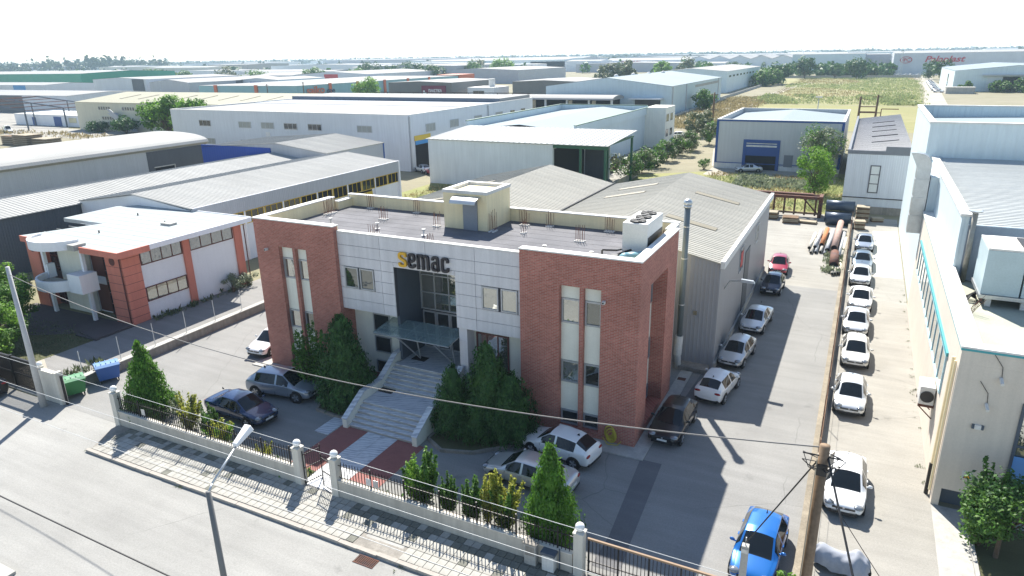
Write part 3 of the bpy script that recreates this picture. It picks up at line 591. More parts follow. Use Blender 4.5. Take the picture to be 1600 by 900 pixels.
t=thing('wall_lamp','grey street style lamp on a curved arm fixed to the workshop hall corner','lamp',(HX[-1],44,6)); MB().tube([(HX[-1],44,4.9),(HX[-1]+.3,43.9,5.5),(HX[-1]+1.1,43.6,5.7)],.04,6).build('arm',GALV,t); MB().hexa([(HX[-1]+1.0,43.5,5.64),(HX[-1]+1.9,43.4,5.64),(HX[-1]+1.9,43.7,5.64),(HX[-1]+1.0,43.75,5.64)],[(HX[-1]+1.05,43.53,5.82),(HX[-1]+1.8,43.45,5.8),(HX[-1]+1.8,43.65,5.8),(HX[-1]+1.05,43.7,5.82)]).build('lamp_head',GALV,t)
t=thing('flue_pipe','tall grey metal flue with a round cowl beside the brick tower','chimney',(-8.95,40.9,0)); MB().cyl((-8.9,41,2.4),(-8.9,41,10.75),.18,None,14).build('pipe',mat('grey_flue',(.16,.19,.2),.45,.2),t,True); MB().ell((-8.9,41,10.98),.27,.27,.24,14,8).cyl((-8.9,41,10.7),(-8.9,41,10.84),.25).build('cowl',GALV,t,True); MB().cyl((-8.95,41,1.1),(-8.9,41,2.4),.25,None,12).cyl((-8.95,41.4,.0),(-8.95,41,1.15),.2).build('lagging',COPING,t)
for z in (4.5,7.5,9.5): MB().cyl((-8.9,41,z),(-8.9,41,z+.06),.2,None,14).build('band',GALV,t)
o=MB().box(-8.9,-7.1,41.05,42,-.01,.28).build('stone_planter',CONCD); tag(o,'low concrete block at the foot of the flue','block')
# ---------------------------------------------------------------- salmon pink office on the left
so=thing('salmon_office','white and salmon pink two storey office with round balcony and pale flat roof','office building',(-55.3,37.5,0))
SX0,SX1,SY0,SY1=-61.4,-49.3,31.5,43
MB().box(SX0+.3,SX1-.02,SY0+1.2,SY1,-.05,5.7).build('wall',WHITEW,so)
for q in ((-51.2,SX1+.12,SY0,33.0),(SX0,-59.85,SY0,SY0+1.3),(SX1-.3,SX1+.14,36.95,37.6),(SX1-.3,SX1+.14,42.3,43.1)): MB().box(*q,0,5.85).build('salmon_pier',SALMON,so)
for i in range(8): MB().box(-51.21,SX1+.131,SY0-.012,33.01,.55+i*.68,.575+i*.68).build('render_groove',BROWNFR,so)
for a0,a1,z0,z1,n in ((33.1,36.9,4.42,5.6,4),(37.65,42.2,4.45,5.72,4),(33.1,36.9,1.42,2.6,4)):
    window(so,'+x',a0,a1,z0,z1,SX1-.02,n,1,BROWNFR,GLASS,.07,.08)
rf=MB().prism([(-48.1,30.6),(-48.1,43.4),(-62.5,43.4),(-64.5,42),(-64.2,36.6),(-58.6,36.6),(-61.0,31.0)],5.86,6.2).build('roof',MEMBRANE,so)
MB().prism([(-48.0,30.5),(-48.0,33.2),(-48.12,33.2),(-48.12,30.62),(-52.5,30.62),(-52.5,30.5)],5.75,6.22).build('salmon_fascia',SALMON,rf); MB().box(-60.9,-56.5,30.9,31.0,5.75,6.22).build('salmon_fascia',SALMON,rf); MB().box(-48.099,-48.02,33.2,43.4,5.84,6.24).box(-62.5,-48.1,43.4,43.5,5.84,6.26).build('white_fascia',WHITEW,rf)
MSEAM=mat('membrane_seam',(.24,.265,.27),.8)
for i in range(11): MB().box(-60.5 if i<5 else -63.9,-48.2,31.6+i*1.05,31.66+i*1.05,6.2005,6.207).build('membrane_seam',MSEAM,rf)
MB().box(-53.2,-52.0,38.2,38.9,6.2,6.38).build('roof_hatch',CONC,rf)
for x,y in ((-55.5,34.2),(-53.4,38.8),(-58.6,40)): MB().cyl((x,y,6.2),(x,y,6.42),.06,None,6).build('vent_pipe',BLACKP,rf)
window(so,'-y',-52.85,-51.25,.1,5.7,SY0+.9,2,6,BROWNFR,DGLASS,.07,.08); window(so,'-y',-59.8,-58.3,.1,5.4,SY0+.9,2,5,BROWNFR,DGLASS,.07,.08)
MB().box(-57.9,-54.9,31.9,32.6,0,5.85).build('entrance_block',PALECREAM,so); panel(so,'door','-y',-54.8,-53.2,.1,2.4,SY0+1.19,.05,BROWNFR); panel(so,'door','-y',-54.8,-53.2,3.1,5.3,SY0+1.19,.05,BROWNFR)
for x in (-58.2,-53.1): MB().box(x-.13,x+.13,30.85,31.1,0,5.85).build('column',WHITEW,so)
def arcpts(cx,cy,rx,ry,n=16): return [(cx-rx*math.cos(math.pi*i/n),cy-ry*math.sin(math.pi*i/n)) for i in range(n+1)]
bal=MB().prism(arcpts(-56.0,31.2,2.2,2.1),2.75,2.95).build('balcony',CONC,so)
A=arcpts(-56.0,31.2,2.25,2.15,18); B=arcpts(-56.0,31.2,2.08,1.98,18); k=MB()
for i in range(18): k.hexa([(*A[i],2.6),(*A[i+1],2.6),(*B[i+1],2.6),(*B[i],2.6)],[(*A[i],3.45),(*A[i+1],3.45),(*B[i+1],3.45),(*B[i],3.45)])
k.build('balcony_wall',WHITEW,bal); MB().box(-53.75,-52.2,29.9,31.3,2.6,4.1).build('balcony_end',WHITEW,bal); MB().box(-58.3,-57.9,30.9,31.5,2.95,4.1).build('balcony_end',WHITEW,bal)
MB().prism(arcpts(-55.9,31.2,2.4,2.0),5.95,6.45).box(-53.4,-52.6,30.2,31.2,5.95,6.4).build('balcony_roof',CONC,so); A=arcpts(-55.9,31.2,2.46,2.06,18); B=arcpts(-55.9,31.2,2.3,1.9,18); k=MB()
for i in range(18): k.hexa([(*A[i],5.9),(*A[i+1],5.9),(*B[i+1],5.9),(*B[i],5.9)],[(*A[i],6.62),(*A[i+1],6.62),(*B[i+1],6.62),(*B[i],6.62)])
k.build('roof_rim',WHITEW,so)
for x in (-50.35,-60.6): MB().cyl((x,SY0-.02,5.05),(x,SY0+.02,5.05),.33,None,20).build('porthole',BROWNFR,so)
MB().cyl((-49.35,31.42,0),(-49.35,31.42,5.8),.05,None,6).cyl((-48.9,43.2,.2),(-48.9,43.2,6),.05,None,6).build('downpipe',BROWNFR,so)
MB().prism([(-49.0,28.2),(-49.0,31.2),(-51,31.2),(-51.4,28.6)],.013,.16).prism([(-48.9,28.5),(-48.9,28.2),(-51.4,28.2),(-51.4,28.5)],.013,.09).build('entrance_step',TERR,so)
# ---------------------------------------------------------------- sheds left and behind
t=thing('long_shed','long white gabled shed with grey fascia and yellow framed windows','warehouse',(-63.5,59,0)); Y0,Y1=43.2,75.6
b=MB(); pr=[(-72.2,-.05),(-55.2,-.05),(-55.2,3.6),(-55.2,6.2),(-63.5,7.15),(-72.2,5.9)]; b.hexa([(x,Y0,z) for x,z in pr],[(x,Y1,z) for x,z in pr]).build('wall',WHITEW,t)
for (xa,za),(xb,zb) in (((-55.0,6.46),(-63.5,7.3)),((-72.2,6.0),(-63.5,7.3))):
    q=((xa,Y0-.2,za),(xa,Y1+.2,za),(xb,Y1+.2,zb),(xb,Y0-.2,zb)); MB().slab(*q).ribs(*q,95,.06,.026).build('roof',RF_WHITE,t)
MB().fb('+x',Y0-.2,Y1+.2,5.1,6.5,-55.2,.002,.25).build('fascia',W_GREY,t); MB().box(-55.35,-54.9,Y1-.1,Y1+.2,0,6.45).build('corner_post',WHITEW,t)
for i in range(12):
    y=Y0+.6+i*2.68; m_=SHADE if i in (5,6,7,8,10,11) else DGLASS
    window(t,'+x',y,y+2.5,3.75,5.05,-55.2,3,1,YELLOW,m_,.07,.1)
    if i%2==0: MB().fb('+x',y-.2,y-.02,0,5.1,-55.2,.002,.16).build('pilaster',WHITEW,t)
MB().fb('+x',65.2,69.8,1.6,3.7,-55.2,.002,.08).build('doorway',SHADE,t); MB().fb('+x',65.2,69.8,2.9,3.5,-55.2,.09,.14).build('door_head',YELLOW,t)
t=thing('rear_shed','long low ribbed shed left of the yellow windowed shed','warehouse',(-78,51,0)); Y0,Y1=22,77
pr=[(-83.5,-.05),(-72.25,-.05),(-72.25,5.6),(-78,6.35),(-83.5,5.6)]; MB().hexa([(x,Y0,z) for x,z in pr],[(x,Y1,z) for x,z in pr]).build('wall',W_DARK,t)
for (xa,za) in ((-71.9,5.72),(-83.8,5.72)):
    q=((xa,Y0,za),(xa,Y1,za),(-78,Y1,6.5),(-78,Y0,6.5)); MB().slab(*q).ribs(*q,120,.07,.03).build('roof',RF_WHITE,t)
t=shed('blue_front_shed','grey gabled shed with a bright blue front wall',-93,-68,76.5,90,6.8,W_GREY,RF_WHITE,7.9,ribn=30,rx=-77.5)
panel(t,'blue_front','-y',-93.2,-78.6,0,7.1,76.5,.12,W_BLUE); panel(t,'corner_trim','+x',89.7,90,0,6.7,-68,.06,BLUE)
for y in (79,82.5,86): MB().hexa([(-70,y,6.82+.12),(-70,y+.6,6.94),(-75,y+.6,7.5),(-75,y,7.5)],[(-70,y,7.02),(-70,y+.6,7.02),(-75,y+.6,7.58),(-75,y,7.58)]).build('skylight',SKYLIGHT,t)
t=thing('arched_shed','long silver shed with a shallow curved metal roof','warehouse',(-115,60,0)); Y0,Y1=20,88
arc=[(-106+0.0,5.4)]+[(-115+9.6*math.cos(a),5.55+1.75*math.sin(a)**.7) for a in np.linspace(.06,math.pi-.06,16)]+[(-124,5.4)]
MB().box(-123.8,-106.2,Y0,Y1,-.05,5.5).build('wall',W_SILVER,t); MB().hexa([(x,Y0-.2,z) for x,z in arc],[(x,Y1+.2,z) for x,z in arc]).build('roof',RF_WHITE,t)
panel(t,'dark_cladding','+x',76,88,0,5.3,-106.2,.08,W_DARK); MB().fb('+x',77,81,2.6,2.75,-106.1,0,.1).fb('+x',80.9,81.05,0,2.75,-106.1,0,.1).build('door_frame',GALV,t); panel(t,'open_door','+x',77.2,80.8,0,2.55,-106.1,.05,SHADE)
# big grey hall
GREYPANE=mat('dusty_pane',(.30,.31,.29),.35)
t=shed('grey_hall','big pale grey hall with a row of small windows and open yellow topped door',-133.5,-72.2,103,155,9.85,W_PALE,RF_FAR,None,par=.3,drop=.15)
for i,(x,z) in enumerate(((-123.4,7.25),(-112,7.2),(-105.8,7.2),(-99.8,7.2),(-93.7,7.2),(-81.9,7.2),(-122.8,3.6),(-112,3.6))): window(t,'-y',x-1.7,x+1.7,z-.62,z+.62,103,3,1,ALU,(DGLASS,GREYPANE,GREYPANE,DGLASS,DGLASS,GREYPANE,GREYPANE,GREYPANE)[i],.1,.08)
panel(t,'back_door','-y',-106.5,-105.4,3.6,5.9,103,.06,COPING); MB().box(-108,-105,101.9,103,3.5,3.56).cyl((-108,101.9,3.5),(-110.5,101.9,0),.06).cyl((-108,101.9,4.5),(-110.5,101.9,1),.04).cyl((-108,101.9,4.5),(-105,101.9,4.5),.04).build('fire_stair',GALV,t)
for y in (108.5,117,126.5,136): window(t,'+x',y,y+3.2,6.4,7.9,-72.2,3,1,ALU,GREYPANE,.1,.08)
for y in (143,148.5): window(t,'+x',y,y+2.2,6.4,7.8,-72.2,2,1,ALU,DGLASS,.1,.08)
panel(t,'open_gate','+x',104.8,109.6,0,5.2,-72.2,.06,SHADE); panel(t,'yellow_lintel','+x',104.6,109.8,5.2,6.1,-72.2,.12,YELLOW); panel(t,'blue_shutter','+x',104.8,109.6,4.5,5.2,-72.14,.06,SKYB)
for y in (103.3,132.5): MB().cyl((-72.05,y,0),(-72.05,y,9.6),.12,None,6).build('downpipe',ALU,t)
rl=MB(); rl.cyl((-118,154,10.9),(-72,154,10.9),.09,None,6)
for i in range(12): rl.cyl((-118+i*4.1,154,9.9),(-118+i*4.1,154,10.9),.07,None,5)
rl.build('roof_railing',DARKMETAL,t); MB().box(-133,-72.7,139,154.5,9.3,10.6).build('rear_roof',RF_FAR,t); MB().box(-132.9,-72.8,138.9,138.998,9.72,10.5).build('roof_upstand',mat('slate_upstand',(.16,.19,.24),.6),t); MB().box(-133,-72.7,126,138.8,9.701,9.76).build('roof_valley',mat('grey_blue_valley',(.24,.27,.31),.7),t)
# white hall with canopy
t=thing('canopy_hall','white hall with open green posted canopy and green edged rear roof','warehouse',(-50,120,0))
MB().hexa([(-62.6,94.5,-.05),(-40.8,94.5,-.05),(-40.8,108,-.05),(-62.6,108,-.05)],[(-62.6,94.5,6.95),(-40.8,94.5,6.95),(-40.8,108,7.7),(-62.6,108,7.7)]).build('wall',W_WHITE,t)
q=((-62.9,94.2,7.1),(-32.2,94.2,7.1),(-32.2,108.3,7.95),(-62.9,108.3,7.95)); MB().slab(*q).ribs(*q,34,.16,.06).build('roof',RF_X,t)
MB().box(-63.3,-43,108.4,152,-.05,7.3).build('wall',W_ICE,t); k=MB(); k.box(-63.6,-63.3,108.4,152,6.8,8.6).box(-43,-42.7,108.4,152,6.8,8.3).box(-63.3,-43,151.7,152,7.3,8.6).build('parapet',W_ICE,t)
q=((-63.3,108.4,7.35),(-63.3,151.6,7.35),(-53,151.6,8.3),(-53,108.4,8.3)); r=MB().slab(*q); q=((-43,108.4,7.35),(-43,151.6,7.35),(-53,151.6,8.3),(-53,108.4,8.3)); r.slab(*q).build('roof',RF_BLUEG,t)
MB().box(-63.65,-63.25,108.4,152,8.602,8.75).box(-43.05,-42.65,108.4,152,8.302,8.42).box(-63.2,-43.1,151.65,152.05,8.602,8.75).build('green_edge',GREEN,t)
MB().box(-43,-38.5,150,158,-.05,8.4).build('annex',PALECREAM,t)
for z in (2.2,5.4):
    for y in (150.6,154): window(t,'+x',y,y+2,z,z+1.6,-38.5,2,1,ALU,DGLASS)
panel(t,'open_bay','+x',95,107.5,0,6.3,-40.8,.03,SHADE); MB().box(-40.6,-36.5,107.8,108.2,0,6.8).build('rear_panel',W_WHITE,t)
for x,y in ((-36.6,95),(-32.8,95),(-32.8,107.6),(-36.6,107)): MB().box(x-.16,x+.16,y-.16,y+.16,0,7.0).build('canopy_post',GREEN,t)
MB().box(-40.8,-32.3,94.6,94.9,6.5,6.95).box(-32.9,-32.6,94.9,108,6.9,7.2).build('canopy_beam',GREEN,t)
panel(t,'dark_door','-y',-40.7,-37,0,6,108.0,.0+.3,W_DARK)
# blue trimmed workshop
t=shed('blue_trim_workshop','grey workshop with bright blue corner trim and half raised blue shutter',-23.2,-3,126,153,8.35,W_SILVER,RF_BLUEG,8.3,par=.3,drop=.35,trim=COPING)
MB().box(-23.24,-2.96,125.88,125.94,8.1,8.34).box(-23.24,-22.85,125.9,125.998,.9,8.09).box(-3.35,-2.96,125.9,125.998,.4,8.09).box(-22.85,-3.35,125.93,125.998,.95,1.08).build('corner_trim',BLUE,t); MB().box(-23.26,-18.4,125.85,125.998,0,.94).box(-12.4,-2.94,125.85,125.998,0,.7).build('plinth',COPING,t)
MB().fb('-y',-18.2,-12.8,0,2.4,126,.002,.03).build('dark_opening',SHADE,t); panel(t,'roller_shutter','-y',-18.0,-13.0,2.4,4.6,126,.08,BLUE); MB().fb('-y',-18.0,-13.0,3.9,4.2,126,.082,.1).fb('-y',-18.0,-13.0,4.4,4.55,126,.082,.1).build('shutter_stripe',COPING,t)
MB().fb('-y',-18.5,-18.0,0,5.1,126,.002,.16).fb('-y',-13.0,-12.5,0,5.1,126,.002,.16).fb('-y',-18.0,-13.0,4.62,5.1,126,.002,.16).build('door_frame',BLUE,t); panel(t,'steel_door','-y',-11.7,-10.3,.1,2.7,126,.09,mat('grey_steel_door',(.2,.21,.23),.5))
# dark roofed shed beside the alley end
t=thing('dark_roof_shed','pale shed with dark brown ribbed roof at the end of the alley','warehouse',(1.8,118,0)); MB().box(-1.5,5.2,95.5,146,-.05,7.3).build('wall',W_PALE,t)
q=((-1.2,95.8,7.32),(-1.2,146,7.32),(5.4,146,8.2),(5.4,95.8,8.2)); MB().slab(*q).ribs(*q,90,.1,.04).build('roof',RF_BROWN,t); MB().box(-1.55,2.6,95.45,95.75,7.302,7.75).box(2.6,5.2,95.45,95.75,7.302,8.3).box(-1.55,-1.25,95.76,146,7.302,7.8).build('parapet',mat('grey_edge',(.16,.17,.19),.6),t)
window(t,'-y',1.2,2.35,2.6,6.0,95.5,1,3,mat('dark_window_frame',(.09,.09,.1),.5),mat('pale_reflection_pane',(.62,.64,.62),.3),.12,.06)  # pale pane colour stands in for a reflection
MB().box(-1.56,5.2,95.42,95.499,1.9,2.0).build('dark_band',DARKMETAL,t); MB().box(-1.58,5.2,95.35,95.498,-.02,.9).build('plinth',CONCD,t)
for i in range(5): y=105+i*7; MB().hexa([(1.0,y,7.64),(4.2,y,8.06),(4.2,y+.25,8.06),(1.0,y+.25,7.64)],[(1.0,y,7.73),(4.2,y,8.16),(4.2,y+.25,8.16),(1.0,y+.25,7.73)]).build('roof_batten',DARKMETAL,t)
rl=MB(); rl.tube([(2.2,146,7.5),(2.2,146,9.1),(5,146,9.1)],.08,5); rl.tube([(-1.3,146,7.5),(-1.3,146,8.4),(2.2,146,8.4)],.08,5); rl.build('roof_rail',RUST,t)
# ---------------------------------------------------------------- right hand factory
t=thing('pale_factory','tall ice blue clad factory with lower wing on the right','factory',(13,70,0))
b=MB(); b.box(4.9,24,60.2,60.6,7,13.5).box(4.9,24,69,69.4,7,13.5)
MB().box(4.9,30,69,69.35,-.05,13.5).box(4.9,5.25,69.35,90,-.05,13.5).box(5.25,30,89.7,90,-.05,13.5).build('wall',W_ICE,t); MB().slab((5.25,69.35,12.3),(30,69.35,12.9),(30,89.7,12.9),(5.25,89.7,12.3)).build('roof',RF_BLUEG,t)
MB().box(4.82,30,68.9,69.42,13.502,13.62).box(4.82,5.33,69.43,90.1,13.502,13.62).box(5.34,30,89.6,90.1,13.502,13.62).build('coping',COPING,t)
MB().box(4.9,30,60.2,69,-.05,10.3).build('wall',W_ICE,t)
MB().box(5.45,5.8,44.6,69,7.0,10.65).box(5.8,30,44.6,44.9,7.0,10.2).build('wing_wall',W_ICE,t); MB().box(5.36,5.88,44.5,69,10.652,10.78).build('wing_coping',COPING,t)
q=((5.8,44.7,10.2),(30,44.7,10.3),(30,69,10.75),(5.8,69,10.65)); r=MB().slab(*q); q2=((5.8,44.7,10.2),(5.8,69,10.65),(30,69,10.75),(30,44.7,10.3)); r.ribs(*q2,60,.09,.03).build('wing_roof',RF_GREY,t); MB().box(5.81,30,44.55,44.598,7.0,10.15).build('wing_front',mat('blue_grey_front',(.27,.31,.36),.6),t)
# beige office wing
bo=thing('beige_office','cream two storey office wing with teal edge and ribbon window beside the alley','office building',(12,42,0))
MB().box(4.8,5.1,31.9,60.18,-.05,6.95).box(5.1,24,31.9,32.2,.9,6.95).build('wall',BEIGEW,bo); MB().box(5.0,24,32.3,32.5,-.05,.9).build('basement_wall',BLUEGREY,bo)
MB().box(5.1,24,32.2,60.1,6.6,6.95).build('roof',mat('sage_roof_felt',(.40,.41,.33),.9,0,.12,.3,.08),bo)
MB().box(4.8,5.5,31.9,60.0,6.952,7.55).box(5.5,24,31.9,32.4,6.952,7.55).build('parapet',BEIGEW,bo)
MB().box(4.74,5.56,31.84,60.0,7.66,7.74).box(5.56,24,31.84,32.46,7.66,7.74).build('coping',COPING,bo); MB().box(4.76,5.5,31.86,60,7.552,7.658).box(5.5,24,31.86,32.4,7.552,7.658).build('teal_edge',TEAL,bo)
window(bo,'-x',35.3,57,3.9,5.9,4.8,12,1,mat('pale_blue_frame',(.42,.60,.66),.5),GLASS,.1,.08,'ribbon_window'); panel(bo,'window_head','-x',35.1,57.4,5.92,6.1,4.8,.1,TEAL)
MB().cyl((4.68,32.7,0),(4.68,32.7,6.9),.07,None,6).cyl((4.7,32.25,.5),(4.7,32.25,6.9),.05,None,6).build('downpipe',CREAM,bo); MB().cyl((4.66,32.7,0),(4.66,32.7,1.6),.09,None,6).build('pipe_shoe',DARKMETAL,bo)
window(bo,'-y',7.25,9.5,1.7,5.6,31.9,2,2,BLUEGREY,GLASS,.12,.1); MB().fb('-y',7.35,9.5,1.75,3.2,31.9,.11,.13).build('blue_panel',flat('blue_poster',(.12,.3,.62),.4),bo)
k=thing('warning_sign','yellow warning triangle on the white plate low on the beige office','sign',(5.9,31.88,1.6)); MB().box(5.72,6.12,31.87,31.895,1.62,1.98).build('plate',COPING,k); MB().hexa([(5.77,31.86,1.66),(6.07,31.86,1.66),(5.92,31.86,1.94)],[(5.77,31.868,1.66),(6.07,31.868,1.66),(5.92,31.868,1.94)]).build('triangle_edge',flat('sign_black_edge',(.02,.02,.02),.5),k); MB().hexa([(5.81,31.85,1.685),(6.03,31.85,1.685),(5.92,31.85,1.895)],[(5.81,31.858,1.685),(6.03,31.858,1.685),(5.92,31.858,1.895)]).build('triangle',flat('sign_amber',(.75,.36,.01),.5),k)
for i,(x,z,lb) in enumerate(((6.35,6.55,'grey bullet camera on a cable near the teal roof edge of the beige office'),(6.05,5.3,'white camera with black cube on the beige office front wall'))):
    k=thing('wall_camera',lb,'camera',(x,31.85,z)); MB().cyl((x,31.5,z-.12),(x-.02,31.88,z),.07,None,8).build('housing',COPING,k); MB().tube([(x,31.88,z),(x-.05,31.86,z+.5),(x-.4,31.86,z+1.0)],.015,4).build('cable',BLACKP,k)
k=thing('junction_plate','small white control box with dark ends on the beige office','box',(5.9,31.85,4.2)); MB().box(5.78,6.02,31.8,31.898,4.1,4.3).build('cover',COPING,k); MB().box(5.68,5.78,31.82,31.898,4.1,4.3).box(6.02,6.12,31.82,31.898,4.1,4.3).build('end',BLUEGREY,k)
k=thing('wall_condenser','white air conditioner unit bracketed to the cream alley wall','air conditioner',(4.4,36.8,2.6)); MB().box(4.1,4.75,36.3,37.6,2.75,3.7).build('casing',COPING,k,bevel=.03); MB().cyl((4.42,36.29,3.2),(4.42,36.25,3.2),.3,None,16).build('fan',BLACKP,k); MB().box(4.1,4.79,36.35,36.45,2.6,2.74).box(4.1,4.79,37.4,37.5,2.6,2.74).cyl((4.15,36.4,2.6),(4.78,36.4,2.0),.03).cyl((4.15,37.45,2.6),(4.78,37.45,2.0),.03).build('bracket',RUST,k)
k=thing('extract_duct','tall galvanised square duct with hooded outlet on the factory wall','duct',(4.4,61,6)); MB().box(3.9,4.85,60.4,61.5,5.9,10.9).build('shaft',GALV,k)
for z in (7.2,8.6,10): MB().box(3.86,4.87,60.36,61.54,z,z+.08).build('flange',GALV,k)
pr=[(3.9,10.902),(4.85,10.902),(4.82,11.35),(4.62,11.7),(4.25,11.95),(3.75,12.05),(3.35,12.05),(3.62,11.5)]; MB().hexa([(x,60.35,z) for x,z in pr],[(x,61.55,z) for x,z in pr]).build('hood',GALV,k)
k=thing('wing_flue','slim stained metal flue at the corner of the pale factory wing','chimney',(6.2,44.3,7)); MB().cyl((6.0,44.35,7.0),(6.0,44.35,10.9),.14,None,10).build('pipe',mat('stained_steel',(.34,.32,.27),.5,.3,.2,2,.1),k,True); MB().cyl((6.0,44.35,10.9),(6.0,44.35,11.0),.16,.34,10).cyl((6.0,44.35,11.0),(6.0,44.35,11.05),.36,.36,10).build('cap',GALV,k)
k=thing('roof_chiller_unit','large white panelled air handling unit on legs on the beige office roof','air conditioner',(9,41.2,6.95))
for i in range(4): MB().box(6.3+i*1.7,6.3+i*1.7+1.62,40.2,43.2,7.6,9.9).build('casing_panel',mat('unit_panel_%d'%i,(.44,.54,.57),.45),k,bevel=.02)
MB().box(6.25,13.1,40.1,43.3,7.4,7.59).build('base_frame',GALV,k); MB().box(6.3,13.1,40.2,43.2,9.905,10.0).build('top_deck',COPING,k); MB().box(7.8,13,40.6,42.9,10.002,10.05).build('fan_grille',BLACKP,k)
for i in range(4): MB().box(6.6+i*1.5,6.85+i*1.5,40.3,40.55,6.95,7.39).build('leg',COPING,k)
k=MB()
for i in range(8): k.cyl((5.75+.05*(i%3),38.3+i*.12,6.95),(6.0+random.uniform(-.1,.5),38.4+i*.15,7.75+random.uniform(-.4,.2)),.013,None,4)
tag(k.build('bent_rebar',RUST),'cluster of bent rusty starter bars on the sage roof','rebar')
k=MB()
for i in range(7): k.tube([(5.8,40.5+i*.15,7.0),(6.0+.05*i,40.7+i*.1,7.3+.05*(i%3)),(6.3,40.9+.1*i,7.1)],.04,5)
tag(k.build('pipe_bundle',BLACKP),'tangle of black hoses beside the rooftop air handling unit','hoses')
# ---------------------------------------------------------------- middle distance halls
t=shed('light_blue_hall','large light blue hall with low gable and roof vents',-101,-57,228,312,9.3,W_LIGHTBLUE,RF_BLUEG,12.0)
panel(t,'grey_band','+x',262,306,7.4,8.3,-57,.05,CONC); panel(t,'loading_bay','-y',-69,-60.5,0,5.2,228,.06,PANELB); MB().box(-70,-59.5,224,228,5.3,5.7).build('bay_canopy',W_PALE,t)
for y in (229,248,305): MB().fb('+x',y,y+.8,0,9.2,-57,.002,.2).build('downpipe',W_GREY,t)
for i in range(4): MB().ell((-83+2*i,250+14*i,11.7),.9,.9,.8,8,6).build('roof_vent',COPING,t)
t=thing('arched_canopy','long curved white canopy with blue screen in front of the light blue hall','canopy',(-92,232,0))
arc=[(262+ -36+6*math.cos(a)-.0,5.6+1.3*math.sin(a)) for a in np.linspace(0,math.pi,9)]; MB().hexa([(-112,y-6,z) for y,z in arc],[(-72,y-6,z) for y,z in arc]).build('roof',RF_FAR,t)
for i in range(6): MB().box(-111+i*7.6,-110.4+i*7.6,215,215.6,0,5.8).build('post',W_PALE,t)
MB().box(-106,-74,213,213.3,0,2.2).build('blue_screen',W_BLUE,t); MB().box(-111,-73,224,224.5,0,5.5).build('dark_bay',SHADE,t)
for x in (-100,-87,-79): MB().box(x,x+1.2,214.4,214.8,0,5.4).build('timber_panel',PALLET,t)
t=shed('pale_long_hall','long pale hall with a strip of small windows beyond the light blue hall',-100,-64.5,367,482,10.3,W_ICE,RF_FAR,11.8)
for i in range(8): window(t,'+x',372+i*11,378+i*11,7.2,8.3,-64.5,1,1,ALU,DGLASS,.2,.1)
t=shed('beige_hall','cream hall with beige roof and grey outside staircase',-219,-132,136,172,8.3,W_BEIGE,RF_BEIGE,10.4,axis='x')
for x,z,n in ((-208,6.1,5),(-197,6.1,5),(-207,3.2,5)):
    for i in range(n): window(t,'-y',x+i*1.15,x+i*1.15+.8,z,z+1.0,136,1,1,ALU,DGLASS,.08,.06)
MB().hexa([(-201,133.8,5.4),(-199.5,133.8,5.4),(-191,133.8,.2),(-192.5,133.8,.2)],[(-201,135.8,5.4),(-199.5,135.8,5.4),(-191,135.8,.2),(-192.5,135.8,.2)]).hexa([(-201,133.7,6.6),(-199.5,133.7,6.6),(-191,133.7,1.4),(-192.5,133.7,.4)],[(-201,133.8,6.6),(-199.5,133.8,6.6),(-191,133.8,1.4),(-192.5,133.8,.4)]).build('outside_stair',W_GREY,t)
for i in range(9): MB().hexa([(-206+i*8.5,142,9.02),(-205.2+i*8.5,142,9.02),(-205.2+i*8.5,149,9.85),(-206+i*8.5,149,9.85)],[(-206+i*8.5,142,9.1),(-205.2+i*8.5,142,9.1),(-205.2+i*8.5,149,9.93),(-206+i*8.5,149,9.93)]).build('roof_light',SKYLIGHT,t)
t=shed('turquoise_hall','turquoise hall with orange pilasters and orange end block',-300,-236,250,395,8,W_TURQ,RF_FAR,None)
for x in (-289,-262): MB().fb('-y',x,x+2,0,8.3,250,.002,.5).build('orange_pilaster',ORANGE,t)
for y in (272,293,316,338,360): MB().fb('+x',y,y+1.8,0,8.4,-236,.002,.5).build('orange_pilaster',ORANGE,t)
MB().box(-252,-235.5,395.1,415,0,8.6).build('orange_block',ORANGE,t)
t=shed('grey_brown_hall','grey brown hall carrying a maroon sign board',-212,-176,288,332,8,W_BROWN,RF_FAR,8.6); window(t,'+x',300,303,2.5,4.5,-176,1,1,ALU,DGLASS)
shed('far_brown_hall','second grey brown hall right of the white rooftop tank',-150,-118,300,340,8,W_BROWN,RF_FAR,8.6)
t=shed('white_flat_house','small white flat roofed house with rooftop tank between brown halls',-172,-158,296,312,5.5,WHITEW,COPING,None,cat='house'); MB().cyl((-163,304,5.6),(-163,304,9.2),1.6,None,12).build('roof_tank',COPING,t); window(t,'-y',-169,-163,2,4,296,2,1,ALU,DGLASS,.1,.1)
shed('slate_hall','big slate grey hall with blue doors behind the turquoise hall',-425,-325,540,650,12,W_GREY,RF_FAR,13)
shed('flat_slate_hall','low slate hall right of the big slate hall',-300,-230,470,560,9.5,W_GREY,RF_FAR,11)
t=shed('blue_door_shed','small white gable with blue door behind the turquoise hall',-338,-306,310,350,8.5,W_PALE,RF_FAR,9.6); panel(t,'blue_door','-y',-328,-319,0,7.5,310,.1,W_BLUE)
t=shed('red_door_shed','pale gable with red square panel behind the turquoise hall',-362,-300,385,470,9.5,W_PALE,RF_FAR,11.2); panel(t,'red_panel','-y',-337,-325,0,9.5,385,.1,REDP)
t=shed('twin_grey_hall','grey gabled hall with charcoal block right of the green hall',-366,-334,272,345,8.5,W_GREY,RF_FAR,10.2); panel(t,'charcoal_block','+x',305,318,0,8.6,-334,.3,W_DARK)
t=shed('pale_grey_hall','pale grey hall with charcoal end block touching the green hall',-422,-374,276,345,10.2,W_PALE,RF_FAR,11.2); panel(t,'charcoal_block','-y',-386,-376,0,10.3,276,.3,W_DARK)
